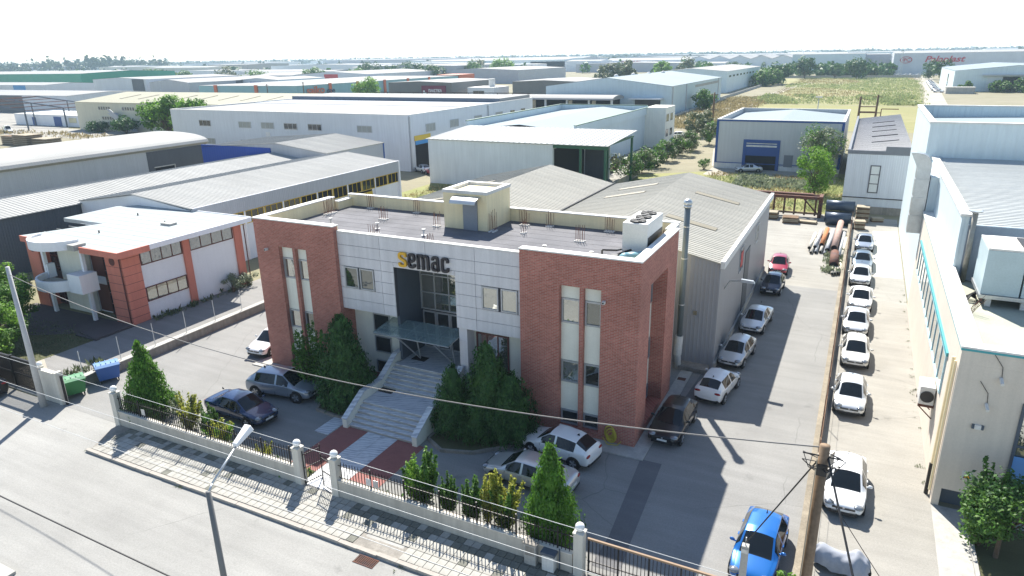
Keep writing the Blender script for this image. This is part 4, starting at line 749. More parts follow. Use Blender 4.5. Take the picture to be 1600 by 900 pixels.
shed('green_hall','long dark green hall on the far left',-760,-505,322,400,12.6,W_GREEN,RF_FAR,14,axis='x')
t=shed('blue_striped_hall','pale hall with two sky blue wall panels on the far left',-600,-455,266,300,7.2,W_PALE,RF_FAR,8.2,axis='x')
for x0,x1 in ((-545,-504),(-488,-475)): panel(t,'blue_panel','-y',x0,x1,0,7.0,266,.1,SKYB)
t=shed('low_grey_hall','pale hall with charcoal door bay on the far left',-420,-291,178,215,7.1,W_PALE,RF_FAR,8.0,axis='x'); panel(t,'charcoal_bay','-y',-345,-322,0,6.9,178,.1,W_DARK)
t=shed('white_annex','low white annex with blue doors behind the bare steel frame',-262,-222,141,155,3.6,WHITEW,COPING,None,cat='annex'); panel(t,'blue_door','-y',-240,-236,0,3,141,.1,BLUE); panel(t,'blue_door','-y',-252,-250,0,2.6,141,.1,BLUE); window(t,'-y',-232,-228,1.2,2.8,141,2,1,ALU,BLIND)
fr=thing('portal_skeleton','unclad dark steel portal frame in the far left yard','frame',(-265,145,0))
for k,y in enumerate((128,140,152)):
    b=MB(); b.cyl((-232,y,0),(-232,y,6),.25,None,6).cyl((-300,y,0),(-300,y,6),.25,None,6).cyl((-232,y,6),(-266,y,8.6),.22,None,6).cyl((-300,y,6),(-266,y,8.6),.22,None,6).cyl((-249,y,0),(-249,y,7.2),.2,None,6).build('portal',BLUEGREY,fr)
b=MB()
for i in range(9): x=-300+i*8.5; z=6+2.6*(1-abs(x+266)/34); b.cyl((x,128,z),(x,152,z),.12,None,5)
b.build('purlins',RUST,fr)
# white hall row and other far buildings
t=shed('white_sign_hall','long white hall with red lettering near the horizon',-325,-212,924,990,10.6,W_WHITE,RF_FAR,13.5,axis='x')
t=thing('sawtooth_hall','white hall with a row of seven pointed gables near the horizon','warehouse',(-120,960,0))
for i in range(7):
    x0=-211+i*25; pr=[(x0,0),(x0+25,0),(x0+25,10.5),(x0+12.5,14.5),(x0,10.5)]; MB().hexa([(x,925,z) for x,z in pr],[(x,1050,z) for x,z in pr]).build('bay',W_WHITE,t); MB().slab((x0,924,10.7),(x0,1051,10.7),(x0+12.5,1051,14.8),(x0+12.5,924,14.8)).slab((x0+25,924,10.7),(x0+25,1051,10.7),(x0+12.5,1051,14.8),(x0+12.5,924,14.8)).build('roof',RF_FAR,t)
t=shed('pale_box_hall','tall pale box hall behind the weedy field',-66,-8,690,780,16,W_ICE,RF_FAR,None); shed('dark_box_hall','dark clad industrial block right of the tall pale box hall',-8,12,720,840,15,W_GREY,RF_FAR,None); panel(t,'grey_pipe_rack','-y',-30,-9,5,8,690,.8,GREEN)
t=shed('palaplast_hall','large grey hall with red italic lettering beyond the parked cars',13,105,640,730,16,W_PALE,RF_FAR,17,axis='x')
t=shed('right_far_hall','pale gabled hall with open dark doorway right of the weedy field',34,120,392,470,9.3,W_ICE,RF_BLUEG,11.5,rx=58)
panel(t,'open_door','-y',53,59.5,0,6.5,392,.15,SHADE); panel(t,'sliding_door','-y',47,53,0,6.6,392,.2,W_WHITE); MB().fb('-y',45,62,7,7.5,392,0,2.5).build('door_canopy',W_GREY,t); panel(t,'downpipe','-y',72,72.6,0,9,392,.3,W_DARK); panel(t,'tall_window','-x',420,424,1,7,34,.1,DGLASS)
t=shed('yard_wall_store','low concrete yard store in front of the pale right hall',30,41,372,378,2.8,CONC,CONC,None,cat='store')
# hazy roofs near the horizon
FC=[W_WHITE,W_PALE,W_GREY,W_ICE,W_BEIGE,CONC]; G='far industrial halls near the horizon'; rr=random.Random(11)
def far(x,y,wx,wy,h,m=None): shed('far_hall','hazy low industrial hall near the horizon',x-wx/2,x+wx/2,y,y+wy,h,m or rr.choice(FC),RF_FAR,h+rr.uniform(.6,2),axis=rr.choice('xy'),group=G)
for x,y,wx,wy,h,m in ((-620,700,160,60,12,W_WHITE),(-900,880,260,90,10,W_PALE),(-760,620,150,60,8,W_WHITE),(-560,560,90,60,8,W_PALE),(-1150,820,160,80,12,W_BEIGE),(-1000,640,120,60,9,W_WHITE),(-700,470,70,40,7,W_WHITE),(-470,640,100,50,10,W_WHITE),(-430,800,200,80,14,W_ICE),(-880,1250,320,100,16,W_GREY),(-560,1150,240,80,14,W_GREY),(-360,1260,200,80,12,W_PALE),(-150,1250,220,90,14,W_PALE),(90,900,140,80,12,W_WHITE),(120,1150,180,90,14,W_GREY),(210,760,120,80,13,W_WHITE),(-20,1500,260,100,14,W_ICE),(-1400,1250,280,110,14,W_WHITE),(-1500,900,200,90,12,W_PALE),(-1250,1600,300,120,16,W_GREY),(-500,380,60,40,6.5,W_WHITE),(-640,440,50,36,7,W_PALE),(-430,420,60,60,8,W_WHITE),(-470,500,80,40,9,W_GREY),(-240,760,120,70,9,W_GREY),(-330,800,90,40,12,W_WHITE)): far(x,y,wx,wy,h,m)
for i in range(90):
    d=rr.uniform(900,2600); a=rr.uniform(-62,14); far(d*math.sin(R(a)),d*math.cos(R(a)),rr.uniform(50,200),rr.uniform(40,90),rr.uniform(6,14))
def offblock(x0,x1,y,h,lb):
    t=shed('white_office_block',lb,x0,x1,y,y+30,h,WHITEW,COPING,None,cat='office building')
    for z in (h*.25,h*.68): window(t,'-y',x0+4,x1-4,z,z+h*.2,y,6,1,ALU,DGLASS,.3,.3)
offblock(-520,-410,715,13,'wide white office block with window bands in the hazy distance'); offblock(-690,-560,740,12,'long white ribbed factory block in the hazy left distance'); offblock(-400,-340,740,10,'lower white office block right of the wide white block')
# lettering on far signs
def text(name,s,label,loc,size,m,face='-y',shear=0,sx=1,off=.0):
    cu=bpy.data.curves.new(name,'FONT'); cu.body=s; cu.size=size; cu.extrude=.08; cu.shear=shear; cu.offset=off; cu.materials.append(m)
    tmp=bpy.data.objects.new('tmp',cu); me=bpy.data.meshes.new_from_object(tmp); bpy.data.objects.remove(tmp); bpy.data.curves.remove(cu)
    o=linkm(name,me,None,loc,(R(90),0,0 if face=='-y' else R(90))); o.scale=(sx,1,1); return o
SR=flat('sign_red',(.5,.03,.06),.5); SWH=flat('sign_white',(.8,.8,.8),.6); SDK=flat('sign_dark',(.03,.04,.07),.6); SMR=flat('sign_maroon',(.16,.012,.045),.6)
tag(text('wall_lettering','Palaplast','',(34,639.6,9.4),6.0,SR,shear=.25,sx=1.25,off=.12),'big red italic Palaplast lettering on the far grey hall','sign')
k=thing('oval_logo','red outlined oval logo with IPC letters beside the red italic lettering','sign',(22,639.5,10.5)); b=MB()
for i in range(24):
    a0,a1=i*math.pi/12,(i+1)*math.pi/12; b.hexa([(21.5+f*4.2*math.cos(a),639.4,11+f*2.5*math.sin(a)) for f,a in ((1,a0),(1,a1),(.86,a1),(.86,a0))],[(21.5+f*4.2*math.cos(a),639.6,11+f*2.5*math.sin(a)) for f,a in ((1,a0),(1,a1),(.86,a1),(.86,a0))])
b.build('oval_ring',SR,k); o=text('logo_letters','IPC','',(-3.0,0,-.7),3.6,SR,off=.05); o.parent=k
k=thing('saiko_sign','red and dark saiko lettering on the turquoise hall end','sign',(-235.4,256,4)); ORG[k.name]=(-235.4,256,4)
o=text('letters','saiko','',(0,0,0),5,ORANGE,'+x',sx=1.2,off=.08); o.parent=k; o=text('letters','epe','',(0,14,-.4),4,SDK,'+x',off=.08); o.parent=k
k=thing('maroon_sign','maroon sign board with white lettering on the grey brown hall','sign',(-186,287.8,1)); MB().box(-192.5,-179,287.5,287.9,.6,6.6).build('board',SMR,k); MB().prism([(-191.6,287.3),(-190.6,287.3),(-190.6,287.45),(-191.6,287.45)],.8,4.4).box(-190.6,-189.6,287.3,287.45,2.6,3.3).build('figure_mark',SWH,k)
for s,z in (('ΠΛΑΣΤΙΚΑ',3.3),('ΚΡΗΤΗΣ α.ε.',1.3)): o=text('letters',s,'',(-2.6,-.4,z-1+.4),1.75,SWH,sx=.85,off=.05); o.parent=k
k=thing('far_red_sign','red and navy sign lettering with red underline on the long white hall','sign',(-290,923.6,5)); o=text('letters','MOBILE IN','',(-10,0,1.6),5,SR,sx=1.1,off=.15); o.parent=k; o=text('letters','MARKET','',(25,0,1.8),4,SDK,sx=1.0,off=.12); o.parent=k; MB().box(-302,-246,923.5,923.7,5.3,6.0).build('underline',SR,k)

# ---------------------------------------------------------------- vehicles
def bspline(A, n, closed):
    A=np.asarray(A,float)
    if closed: P=np.concatenate([A[-1:],A,A[:2]]); m=len(A)
    else: P=np.concatenate([A[:1]*2-A[1:2],A,A[-1:]*2-A[-2:-1]]); m=len(A)-1
    out=[]
    for i in range(m):
        p0,p1,p2,p3=P[i:i+4]
        for k in range(n):
            t=k/n; out.append(((1-t)**3*p0+(3*t**3-6*t*t+4)*p1+(-3*t**3+3*t*t+3*t+1)*p2+t**3*p3)/6)
    if not closed: out.append(A[-1])
    return np.array(out)
def paint(name,col,metal=.25,rough=.3,coat=.8): return flat(name,col,rough,metal,.5,coat)
def car_parts(L,W,H,kind,hood=1.0,gc=.2):
    w=W/2; belt=.585*H+.04; e=L
    S=[(0,.66,gc+.14,.46,.50,.52,.54),(.05,.80,gc+.04,.56,.62,.62,.65),(.28,.92,gc,.66,.74,.70,.74),(.75*hood,.985,gc,.78,.78,.80,.845),(1.02*hood+.02,1,gc,belt-.06,.80,belt-.03,belt+.015)]
    if kind=='suv': S=[(s,t,z0,b*1.14 if i<4 else b,u,r*1.14 if i<4 else r,tp*1.14 if i<4 else tp) for i,(s,t,z0,b,u,r,tp) in enumerate(S)]
    ws0=1.02*hood+.02; ws1=ws0+.72
    S+=[(ws0+.30,1,gc,belt-.02,.755,belt+.17,belt+.24),(ws1,1,gc,belt,.69,H-.12,H-.03)]
    bp=ws1+.42
    S+=[(bp-.045,1,gc,belt+.01,.685,H-.08,H),(bp+.045,1,gc,belt+.01,.685,H-.08,H)]
    iB=len(S)-2
    if kind=='sedan':
        r1=L-1.45; r2=L-.72
        S+=[(r1-.15,1,gc,belt+.02,.67,H-.11,H-.02),(r1,1,gc,belt+.02,.65,H-.15,H-.05),(r2,1,gc,belt+.03,.74,belt+.08,belt+.11),(L-.30,.97,gc,belt,.74,belt+.05,belt+.09),(L-.05,.88,gc+.08,belt-.08,.70,belt-.04,belt+.0),(L,.78,gc+.16,.62,.62,.66,.69)]
    else:
        r1=L-.78; r2=L-.20
        S+=[(r1-.35,1,gc,belt+.03,.67,H-.10,H-.02),(r1,.99,gc,belt+.05,.64,H-.15,H-.06),(r2,.95,gc,belt+.06,.66,belt+.14,belt+.17),(L-.08,.92,gc+.03,belt-.04,.74,belt+.0,belt+.03),(L-.02,.88,gc+.08,belt-.18,.72,belt-.12,belt-.1),(L,.80,gc+.18,.58,.64,.62,.64)]
    iR=iB+2; n=3
    S=np.array(S); flags=['body']*(len(S)-1)
    flags[4]=flags[5]='ws'; flags[6]='fw'; flags[iB+1]='rw'; flags[iR]='rq' if kind!='sedan' else 'rq'; flags[iR+1]='back'
    T=[S[0]]; FL=[]
    for i in range(len(S)-1):
        cut=[]
        if i>=4 and i<=iR+2: cut=[.12,.88]
        for c in cut: T.append(S[i]*(1-c)+S[i+1]*c); FL.append((flags[i],i))
        T.append(S[i+1]); FL.append((flags[i],i))
    rings=[]
    for s,tp,zb,b,u,zr,zt in T:
        y=s-L/2; a4=(.945*w*tp,b); a5=(u*w,zr); lp=lambda f:(a4[0]+(a5[0]-a4[0])*f,a4[1]+(a5[1]-a4[1])*f)
        h=[(.0,zb),(.74*w*tp,zb),(.965*w*tp,zb+.11),(1.0*w*tp,zb+(b-zb)*.55),(.985*w*tp,b-.07),a4,lp(.1),lp(.92),a5,(u*w-.05,zr+.02),(u*w*.5,zt-.008),(0,zt)]
        rings.append([(x,y,z) for x,z in h]+[(-x,y,z) for x,z in h[-2:0:-1]])
    G=np.array(rings)
    cols=[bspline(G[:,j],n,False) for j in range(22)]; G2=np.stack(cols,1)          # along length
    G3=np.stack([bspline(G2[i],n,True) for i in range(len(G2))],0)                   # around
    NS,NR=G3.shape[:2]; V=G3.reshape(-1,3)
    Fs=[];mi=[]
    def kindof(i,j):
        fl,i0=FL[i]
        if j in (0,1,20,21): return 'lower_trim'
        if j in (9,10,11,12):
            if fl=='ws': return 'windscreen'
            if fl=='back': return 'rear_window'
        if j in (8,13) and fl=='back' and kind!='sedan': return 'rear_window'
        if j in (5,6,7,14,15,16):
            sd='l' if j<10 else 'r'
            if i0==5 or fl=='fw': return 'fw'+sd
            if fl=='rw': return 'rw'+sd
            if fl=='rq' and kind!='sedan': return 'rw'+sd
        return 'body'
    for i in range(NS-1):
        for j in range(NR):
            Fs.append((i*NR+j,i*NR+(j+1)%NR,(i+1)*NR+(j+1)%NR,(i+1)*NR+j)); mi.append(kindof(min(i//n,len(FL)-1),j//n))
    Fs=np.array(Fs); mi=np.array(mi); out={}
    for k in set(mi):
        f=Fs[mi==k]; u,inv=np.unique(f,return_inverse=True); out[k]=(V[u],inv.reshape(-1,4))
    caps=[V[:NR],V[(NS-1)*NR:]]
    return out,caps
WHEEL={}
def wheel_meshes(r):
    if r in WHEEL: return WHEEL[r]
    t=MB(); t.cyl((-.1,0,0),(.1,0,0),r,None,22)
    rim=MB(); rim.cyl((-.112,0,0),(.112,0,0),r*.64,None,18)
    for s in (-1,1):
        for k in range(5):
            a=k*2*math.pi/5; rim.hexa([(s*.113,r*.12*math.cos(a+1.57)+q*math.cos(a),r*.12*math.sin(a+1.57)+q*math.sin(a)) for q in (0,r*.62)]+[(s*.113,-r*.12*math.cos(a+1.57)+q*math.cos(a),-r*.12*math.sin(a+1.57)+q*math.sin(a)) for q in (r*.62,0)],[(s*.125,r*.1*math.cos(a+1.57)+q*math.cos(a),r*.1*math.sin(a+1.57)+q*math.sin(a)) for q in (0,r*.62)]+[(s*.125,-r*.1*math.cos(a+1.57)+q*math.cos(a),-r*.1*math.sin(a+1.57)+q*math.sin(a)) for q in (r*.62,0)],1)
    WHEEL[r]=(t.mesh('tyre',TYRE),rim.mesh('rim',[flat('rim_shadow%d'%len(WHEEL),(.06,.06,.065),.5),RIM])); return WHEEL[r]
def car(label,x,y,rz,pm,kind='hatch',L=4.1,W=1.74,H=1.47,hood=1.0,group=None,roofbits=True,cat='car',name='parked_car'):
    t=thing(name,label,cat,(x,y,0),group,R(rz),True); P,caps=car_parts(L,W,H,kind,hood); w=W/2
    nm={'fwl':'side_window','fwr':'side_window','rwl':'side_window','rwr':'side_window'}
    for k,(v,f) in sorted(P.items()):
        m_=pm if k=='body' else BLACKP if k=='lower_trim' else CARGLASS
        linkm(nm.get(k,k),npmesh(k,v,f,m_,smooth=True),t)
    b=MB(); b.poly([tuple(p) for p in caps[0]]); b.build('front_cap',pm,t); b=MB(); b.poly([tuple(p) for p in caps[1]]); b.build('rear_cap',pm,t)
    r=.325 if kind!='suv' else .37; tm,rm=wheel_meshes(r); yf,yr=-L/2+.80*max(.9,hood),L/2-.78
    for s in (-1,1):
        for yy in (yf,yr):
            a=MB(); a.cyl((s*(w*.80),yy,r),(s*(w*.985+.004),yy,r),r+.055,None,20); a.build('wheel_arch',BLACKP,t)
            o=linkm('wheel',tm,t,(s*(w*.985-.09),yy,r)); linkm('rim',rm,o)
        MB().ell((s*.66*w,-L/2+.17,.63*(1.12 if kind=='suv' else 1)),.22,.19,.10,10,6).build('headlight',LAMP,t,True)
        if kind=='sedan': MB().ell((s*.64*w,L/2-.06,.74),.18,.07,.08,10,6).build('tail_light',TAIL,t,True)
        else: MB().ell((s*.68*w,L/2-.055,.83),.19,.06,.075,10,6).build('tail_light',TAIL,t,True)
        MB().ell((s*(w+.10),-L/2+1.02*hood+.42,.60*H+.13),.11,.06,.075,8,6).box(min(s*(w-.06),s*(w+.05)),max(s*(w-.06),s*(w+.05)),-L/2+1.02*hood+.40,-L/2+1.02*hood+.45,.60*H+.06,.60*H+.1).build('wing_mirror',pm,t,True)
        for yy in (-L/2+1.02*hood+.30,-L/2+1.02*hood+1.22,-L/2+1.02*hood+2.05): MB().box(min(s*w*.9,s*(w*.985+.004)),max(s*w*.9,s*(w*.985+.004)),yy,yy+.012,.36,.55*H).build('door_seam',BLACKP,t)
        for yy in (-L/2+1.02*hood+1.05,-L/2+1.02*hood+1.95): MB().box(min(s*w*.97,s*(w+.012)),max(s*w*.97,s*(w+.012)),yy,yy+.17,.56*H,.56*H+.03).build('door_handle',pm,t)
    MB().box(-.46,.46,-L/2-.012,-L/2+.2,.50,.585).box(-.56,.56,-L/2-.006,-L/2+.2,.25,.385).build('grille',BLACKP,t); MB().box(-.26,.26,-L/2-.03,-L/2-.013,.40,.50).build('number_plate',PLATE,t); MB().cyl((0,-L/2-.02,.57),(0,-L/2-.013,.57),.05,None,10).build('badge',RIM,t)
    MB().box(-.26,.26,L/2+.001,L/2+.02,.5,.61).build('number_plate',PLATE,t); MB().box(-.7*w,.7*w,L/2-.1,L/2+.006,.26,.36).build('rear_bumper_trim',BLACKP,t)
    yy=-L/2+1.02*hood+.16; MB().cyl((-.45,yy,.60*H+.085),(.12,yy+.10,.60*H+.135),.012,None,4).cyl((.1,yy,.60*H+.085),(.55,yy+.10,.60*H+.13),.012,None,4).build('wiper',BLACKP,t)
    if roofbits: MB().hexa([(-.02,L/2-1.05,H-.03),(.02,L/2-1.05,H-.03),(.02,L/2-.9,H-.05),(-.02,L/2-.9,H-.05)],[(-.005,L/2-.95,H+.08),(.005,L/2-.95,H+.08),(.005,L/2-.9,H+.08),(-.005,L/2-.9,H+.08)]).build('aerial_fin',BLACKP,t)
    return t
PW=paint('white_paint',(.78,.78,.77),0,.35); PS=paint('silver_paint',(.62,.64,.65),.5,.32); PS2=paint('warm_silver_paint',(.55,.55,.54),.5,.32); PG=paint('slate_metallic_paint',(.14,.19,.24),.4,.3); PLG=paint('grey_metallic_paint',(.30,.34,.40),.5,.3); PK=paint('black_paint',(.006,.006,.008),0,.3,.35); PN=paint('dark_navy_paint',(.012,.02,.045),.3,.22); PR=paint('red_paint',(.34,.012,.035),.1,.28); PB=paint('bright_blue_paint',(.012,.14,.45),.3,.25); PO=paint('off_white_paint',(.72,.71,.66),0,.35); PDB=paint('dark_blue_paint',(.01,.03,.09),.2,.25)
GR='cars in the row along the alley wall'; GS='cars parked beside the workshop hall'
car('white hatchback nearest the wooden pole in the right alley',1.28,31.15,0,PW,'hatch',4.25,1.76,1.45,1.02,GR)
car('pale silver hatchback second from the wooden pole in the alley row',1.2,40.75,0,PS,'hatch',3.98,1.70,1.45,.98,GR)
car('off white hatchback third in the alley row, behind the pale silver one',1.3,47.6,1,PO,'hatch',4.0,1.70,1.45,.95,GR)
car('silver saloon fourth in the alley row from the wooden pole',1.22,53.6,0,PS,'sedan',4.4,1.72,1.43,1.0,GR)
car('white saloon fifth in the alley row, in front of a silver one',1.42,59.1,-1,PW,'sedan',4.4,1.72,1.43,1.0,GR)
car('silver saloon sixth in the alley row, behind the white saloon',1.28,65.8,0,PS2,'sedan',4.45,1.72,1.43,1.0,GR)
car('slate grey saloon in the alley row, second from its far end',1.35,70.9,1,PG,'sedan',4.5,1.74,1.43,1.0,GR)
car('blue grey saloon at the far end of the alley row beside bushes',1.45,78.0,0,PLG,'sedan',4.4,1.74,1.43,1.0,GR)
car('dark red hatchback farthest along the workshop wall',-5.55,66.1,3,PR,'hatch',3.7,1.68,1.5,.85,GS)
car('small dark navy hatchback in front of the red one',-5.35,60.0,-2,PN,'hatch',3.6,1.63,1.5,.75,GS)
car('silver saloon with dark grille beside the workshop wall',-5.45,51.1,-4,PS,'sedan',4.5,1.74,1.44,1.0,GS)
car('older silver hatchback parked behind the white rear facing car',-5.75,44.4,-6,PS2,'hatch',4.1,1.68,1.42,1.0,GS)
car('white hatchback seen from behind beside the brick tower',-5.95,38.95,172,PW,'hatch',4.0,1.72,1.47,.95,GS)
car('black hatchback with glossy roof beside the right brick tower',-7.3,33.5,-2,PK,'hatch',4.2,1.76,1.5,1.0,GS)
car('bright blue car in the sun near the sliding gate',-1.65,24.95,-3,PB,'hatch',4.2,1.75,1.46,1.0)
car('white hatchback parked across the right brick tower',-11.9,28.62,-99,PW,'hatch',4.05,1.75,1.48,.98)
car('silver saloon half hidden behind the thuja at the fence',-12.25,25.75,-93,PS2,'sedan',4.6,1.78,1.43,1.02)
car('white hatchback in the sun left of the left brick tower',-35.75,32.8,4,PW,'hatch',4.05,1.75,1.48,.98)
car('grey sport utility car in front of the left brick tower',-29.85,27.75,98,PLG,'suv',4.5,1.86,1.66,1.05)
car('dark navy saloon behind the front fence shrubs',-30.15,24.6,87,PDB,'sedan',4.6,1.82,1.43,1.05)
car('black car cut by the left picture edge before the left gate',-47.75,19.75,-92,PK,'hatch',4.2,1.78,1.5,1.0)
car('silver saloon parked at the blue shutter',-16.9,123.2,-72,PS,'sedan',4.4,1.74,1.42,1.0)
car('blue car beside the cream annex in the side yard',-38.6,156.5,-80,PB,'hatch',4.0,1.72,1.45)
car('white car behind the blue car in the side yard',-40.5,169.5,-80,PW,'hatch',4.2,1.74,1.5)
car('silver car at the open yellow topped door of the grey hall',-69.8,103.2,-120,PS,'hatch',4.0,1.72,1.45)
car('red car beside the silver car at the grey hall door',-66.3,101.2,-120,PR,'hatch',3.8,1.7,1.45)
cw_=car('car in the far parking row beside the pale right hall',28,382,60,PW,'sedan',4.4,1.74,1.44,1.0,'cars parked beside the pale right hall'); cs_=car('silver car parked at the near end of the far parking row',28.5,389,60,PS,'hatch',4.2,1.74,1.46,1.0,'cars parked beside the pale right hall')
for i in range(12): copytree((cw_,cs_)[i%2],(28+i*.25,397+i*8.5,0),R(60),'car in the far parking row beside the pale right hall')
cw_['label']='car in the far parking row beside the pale right hall'; cs_['label']=cw_['label']
for i in range(14): copytree((cw_,cs_)[(i*5)%2],(14+i*4.2,618+(i%3),0),R(90),'car in the hazy row at the foot of the big lettered hall','cars at the foot of the lettered hall')
car('white van in the far left yard beyond the pallets',-232,122,70,PO,'suv',5.0,1.95,2.1,.7,None,False,'van','parked_van')
# covered motorcycle
t=thing('covered_motorcycle','motorcycle under a grey fabric cover beside the alley wall','motorcycle',(1.35,25.5,0),None,R(-8),True)
nu,nv=30,18; V=[];F=[]
for i in range(nu+1):
    u=i/nu; xx=-1.0+2.0*u
    top=.86+.28*math.exp(-((u-.74)/.12)**2)+.10*math.exp(-((u-.12)/.12)**2); wd=.30+.14*math.exp(-((u-.74)/.13)**2)+.02*math.sin(9*u)
    end=min(1,(u*(1-u)*16)**.5)
    for j in range(nv+1):
        a=math.pi*j/nv; hem=.22+.10*math.sin(11*u+2*(j>nv/2)); cx=-math.cos(a)*wd*(1+.35*abs(math.cos(a)))*(.5+.5*end); z=hem+(top-hem)*(math.sin(a)**.6)*(.55+.45*end)
        fold=.02*math.sin(34*u+5*math.cos(a))*abs(math.cos(a)); V.append((xx+.03*math.sin(7*a),cx+fold,z))
for i in range(nu):
    for j in range(nv): q=i*(nv+1)+j; F.append((q,q+1,q+nv+2,q+nv+1))
linkm('cover',npmesh('cover',V,F,mat('grey_cover_fabric',(.30,.32,.36),.7,0,.06,3,.05,bump=.1),smooth=True),t)
for xx in (-.78,.78): MB().cyl((xx,-.06,.3),(xx,.06,.3),.3,None,20).build('wheel',TYRE,t); MB().cyl((xx,-.065,.3),(xx,.065,.3),.18,None,14).build('rim',RIM,t)
MB().cyl((0,.1,.3),(.1,.45,.02),.02,None,6).box(-.3,.3,-.1,.1,.25,.5).build('engine',BLACKP,t)

# ---------------------------------------------------------------- plants
def leafmesh(name,P,N,size,asp,m,org,par,core=None):
    P=np.asarray(P,float); N=np.asarray(N,float); n=len(P); N=N/np.maximum(np.linalg.norm(N,axis=1,keepdims=True),1e-6)
    rv=rng.normal(size=(n,3)); T=np.cross(N,rv); T/=np.maximum(np.linalg.norm(T,axis=1,keepdims=True),1e-6)
    return P,N,T
def leaves(name,P,N,size,asp,m,par,up=0.,core=None,org=(0,0,0)):
    P=np.asarray(P,float); n=len(P); N=np.asarray(N,float)+rng.normal(size=(n,3))*.55; N/=np.maximum(np.linalg.norm(N,axis=1,keepdims=True),1e-6)
    D=rng.normal(size=(n,3))*(1-up)+np.array([0,0,1.])*up*2; D-=N*(D*N).sum(1,keepdims=True); D/=np.maximum(np.linalg.norm(D,axis=1,keepdims=True),1e-6); S=np.cross(N,D)
    s=(np.asarray(size)*rng.uniform(.65,1.35,n))[:,None]
    V=np.stack([P-D*s,P+S*s*asp+N*s*.15,P+D*s,P-S*s*asp+N*s*.15],1).reshape(-1,3); F=np.arange(4*n).reshape(-1,4); mi=np.zeros(n,int); mats=[m]
    if core is not None: cv,cf,cm=core; F=np.concatenate([F,np.asarray(cf)+len(V)]); V=np.concatenate([V,cv]); mi=np.concatenate([mi,np.ones(len(cf),int)]); mats=[m,cm]
    return linkm(name,npmesh(name,V,F,mats,org,mi),par)
def conifer(label,x,y,h,rx,m=None,n=9000,size=.085,group=None,z0=.1,tip=.85,name='conifer_tree',cat='tree',lump=.16):
    m=m or L_CON; t=thing(name,label,cat,(x,y,0),group); ph=rng.uniform(0,6.28,8)
    def rad(u,a):
        base=np.minimum(1,(u+.04)/.16)**.6*(1-u)**tip*1.12
        return rx*base*(1+lump*(np.sin(3*a+ph[0]+5*u)*.5+np.sin(5*a+ph[1]-9*u)*.4+np.sin(9*a+ph[2]+17*u)*.35+np.sin(14*a+ph[4]+31*u)*.25))
    K=max(60,n//26); u=rng.uniform(0,1,K*4); a=rng.uniform(0,6.283,K*4); keep=rng.uniform(0,1,K*4)<np.maximum(.08,(1-u)**.7); u,a=u[keep][:K],a[keep][:K]; K=len(u)
    r=rad(u,a)*rng.uniform(.80,1.10,K); cs=np.stack([r*np.cos(a),r*np.sin(a),z0+u*(h-z0)],1); k=rng.integers(0,K,n)
    sg=(.055+.085*rx*(1-u)**.6)[k][:,None]; P=cs[k]+rng.normal(size=(n,3))*sg*np.array([.8,.8,1.35])+np.array([0,0,.05]); P[:,2]=np.clip(P[:,2],.04,None); N=np.stack([np.cos(a[k]),np.sin(a[k]),np.full(n,.35)],1)
    nu_,na=16,18; U,Aa=np.meshgrid(np.linspace(0,.97,nu_),np.linspace(0,6.283,na,endpoint=False),indexing='ij'); rr_=rad(U,Aa)*.70
    cv=np.stack([rr_*np.cos(Aa),rr_*np.sin(Aa),z0+U*(h-z0)],-1).reshape(-1,3); cf=[(i*na+j,i*na+(j+1)%na,(i+1)*na+(j+1)%na,(i+1)*na+j) for i in range(nu_-1) for j in range(na)]
    leaves('crown',P,N,size,.42,m,t,.55,(cv,cf,m)); MB().cyl((x,y,-.05),(x,y,h*.4),.09*rx+.05,.05,8).build('trunk',L_BARK,t); return t
def clumps(n,R_,h0,h1,flatb=.8):
    out=[]
    while len(out)<n:
        p=rng.uniform(-1,1,3)
        if .25<np.dot(p,p)<1: out.append((p[0]*R_,p[1]*R_,h0+(p[2]*.5+.5)*(h1-h0)))
    return np.array(out)
def broadleaf(label,x,y,h,rx,m=None,n=26,per=90,size=.09,h0=.25,cr=.34,group=None,cat='tree',name='leafy_tree',multi=False,up=.1,m2=None,asp=.5):
    m=m or L_GREEN; t=thing(name,label,cat,(x,y,0),group); c=clumps(n,rx*.82,h*h0,h*.95); b=MB(); fork=h*h0*(.4 if multi else .9)
    if not multi: b.cyl((x,y,-.05),(x,y,fork),.035*h*.5+.03,.025*h*.5+.02,7)
    for q in c:
        a=(x+(rng.normal()*.08 if multi else 0),y+(rng.normal()*.08 if multi else 0),-.05 if multi else fork*rng.uniform(.7,1)); md=tuple((np.array(a)+np.array([x+q[0]*.8,y+q[1]*.8,q[2]]))/2+rng.normal(0,.05*rx,3)); b.cyl(a,md,.012*h*.5+.012,.008*h*.5+.01,5,0,False); b.cyl(md,(x+q[0],y+q[1],q[2]),.008*h*.5+.01,.006,4,0,False)
    b.build('trunk',L_BARK,t); k=rng.integers(0,n,n*per); o=rng.normal(size=(n*per,3)); o/=np.linalg.norm(o,axis=1,keepdims=True); rr_=cr*rx*(rng.uniform(.6,1.3,n)[k])*rng.uniform(.25,1,n*per)**.5
    P=c[k]+o*rr_[:,None]*np.array([1,1,.85]); P[:,2]=np.maximum(P[:,2],.05); N=o+np.array([0,0,.5])
    if m2 is not None:
        s=rng.uniform(0,1,n)[k]<.5; leaves('crown',P[~s],N[~s],size,asp,m,t,up); leaves('crown',P[s],N[s],size,asp,m2,t,up)
    else: leaves('crown',P,N,size,asp,m,t,up)
    return t
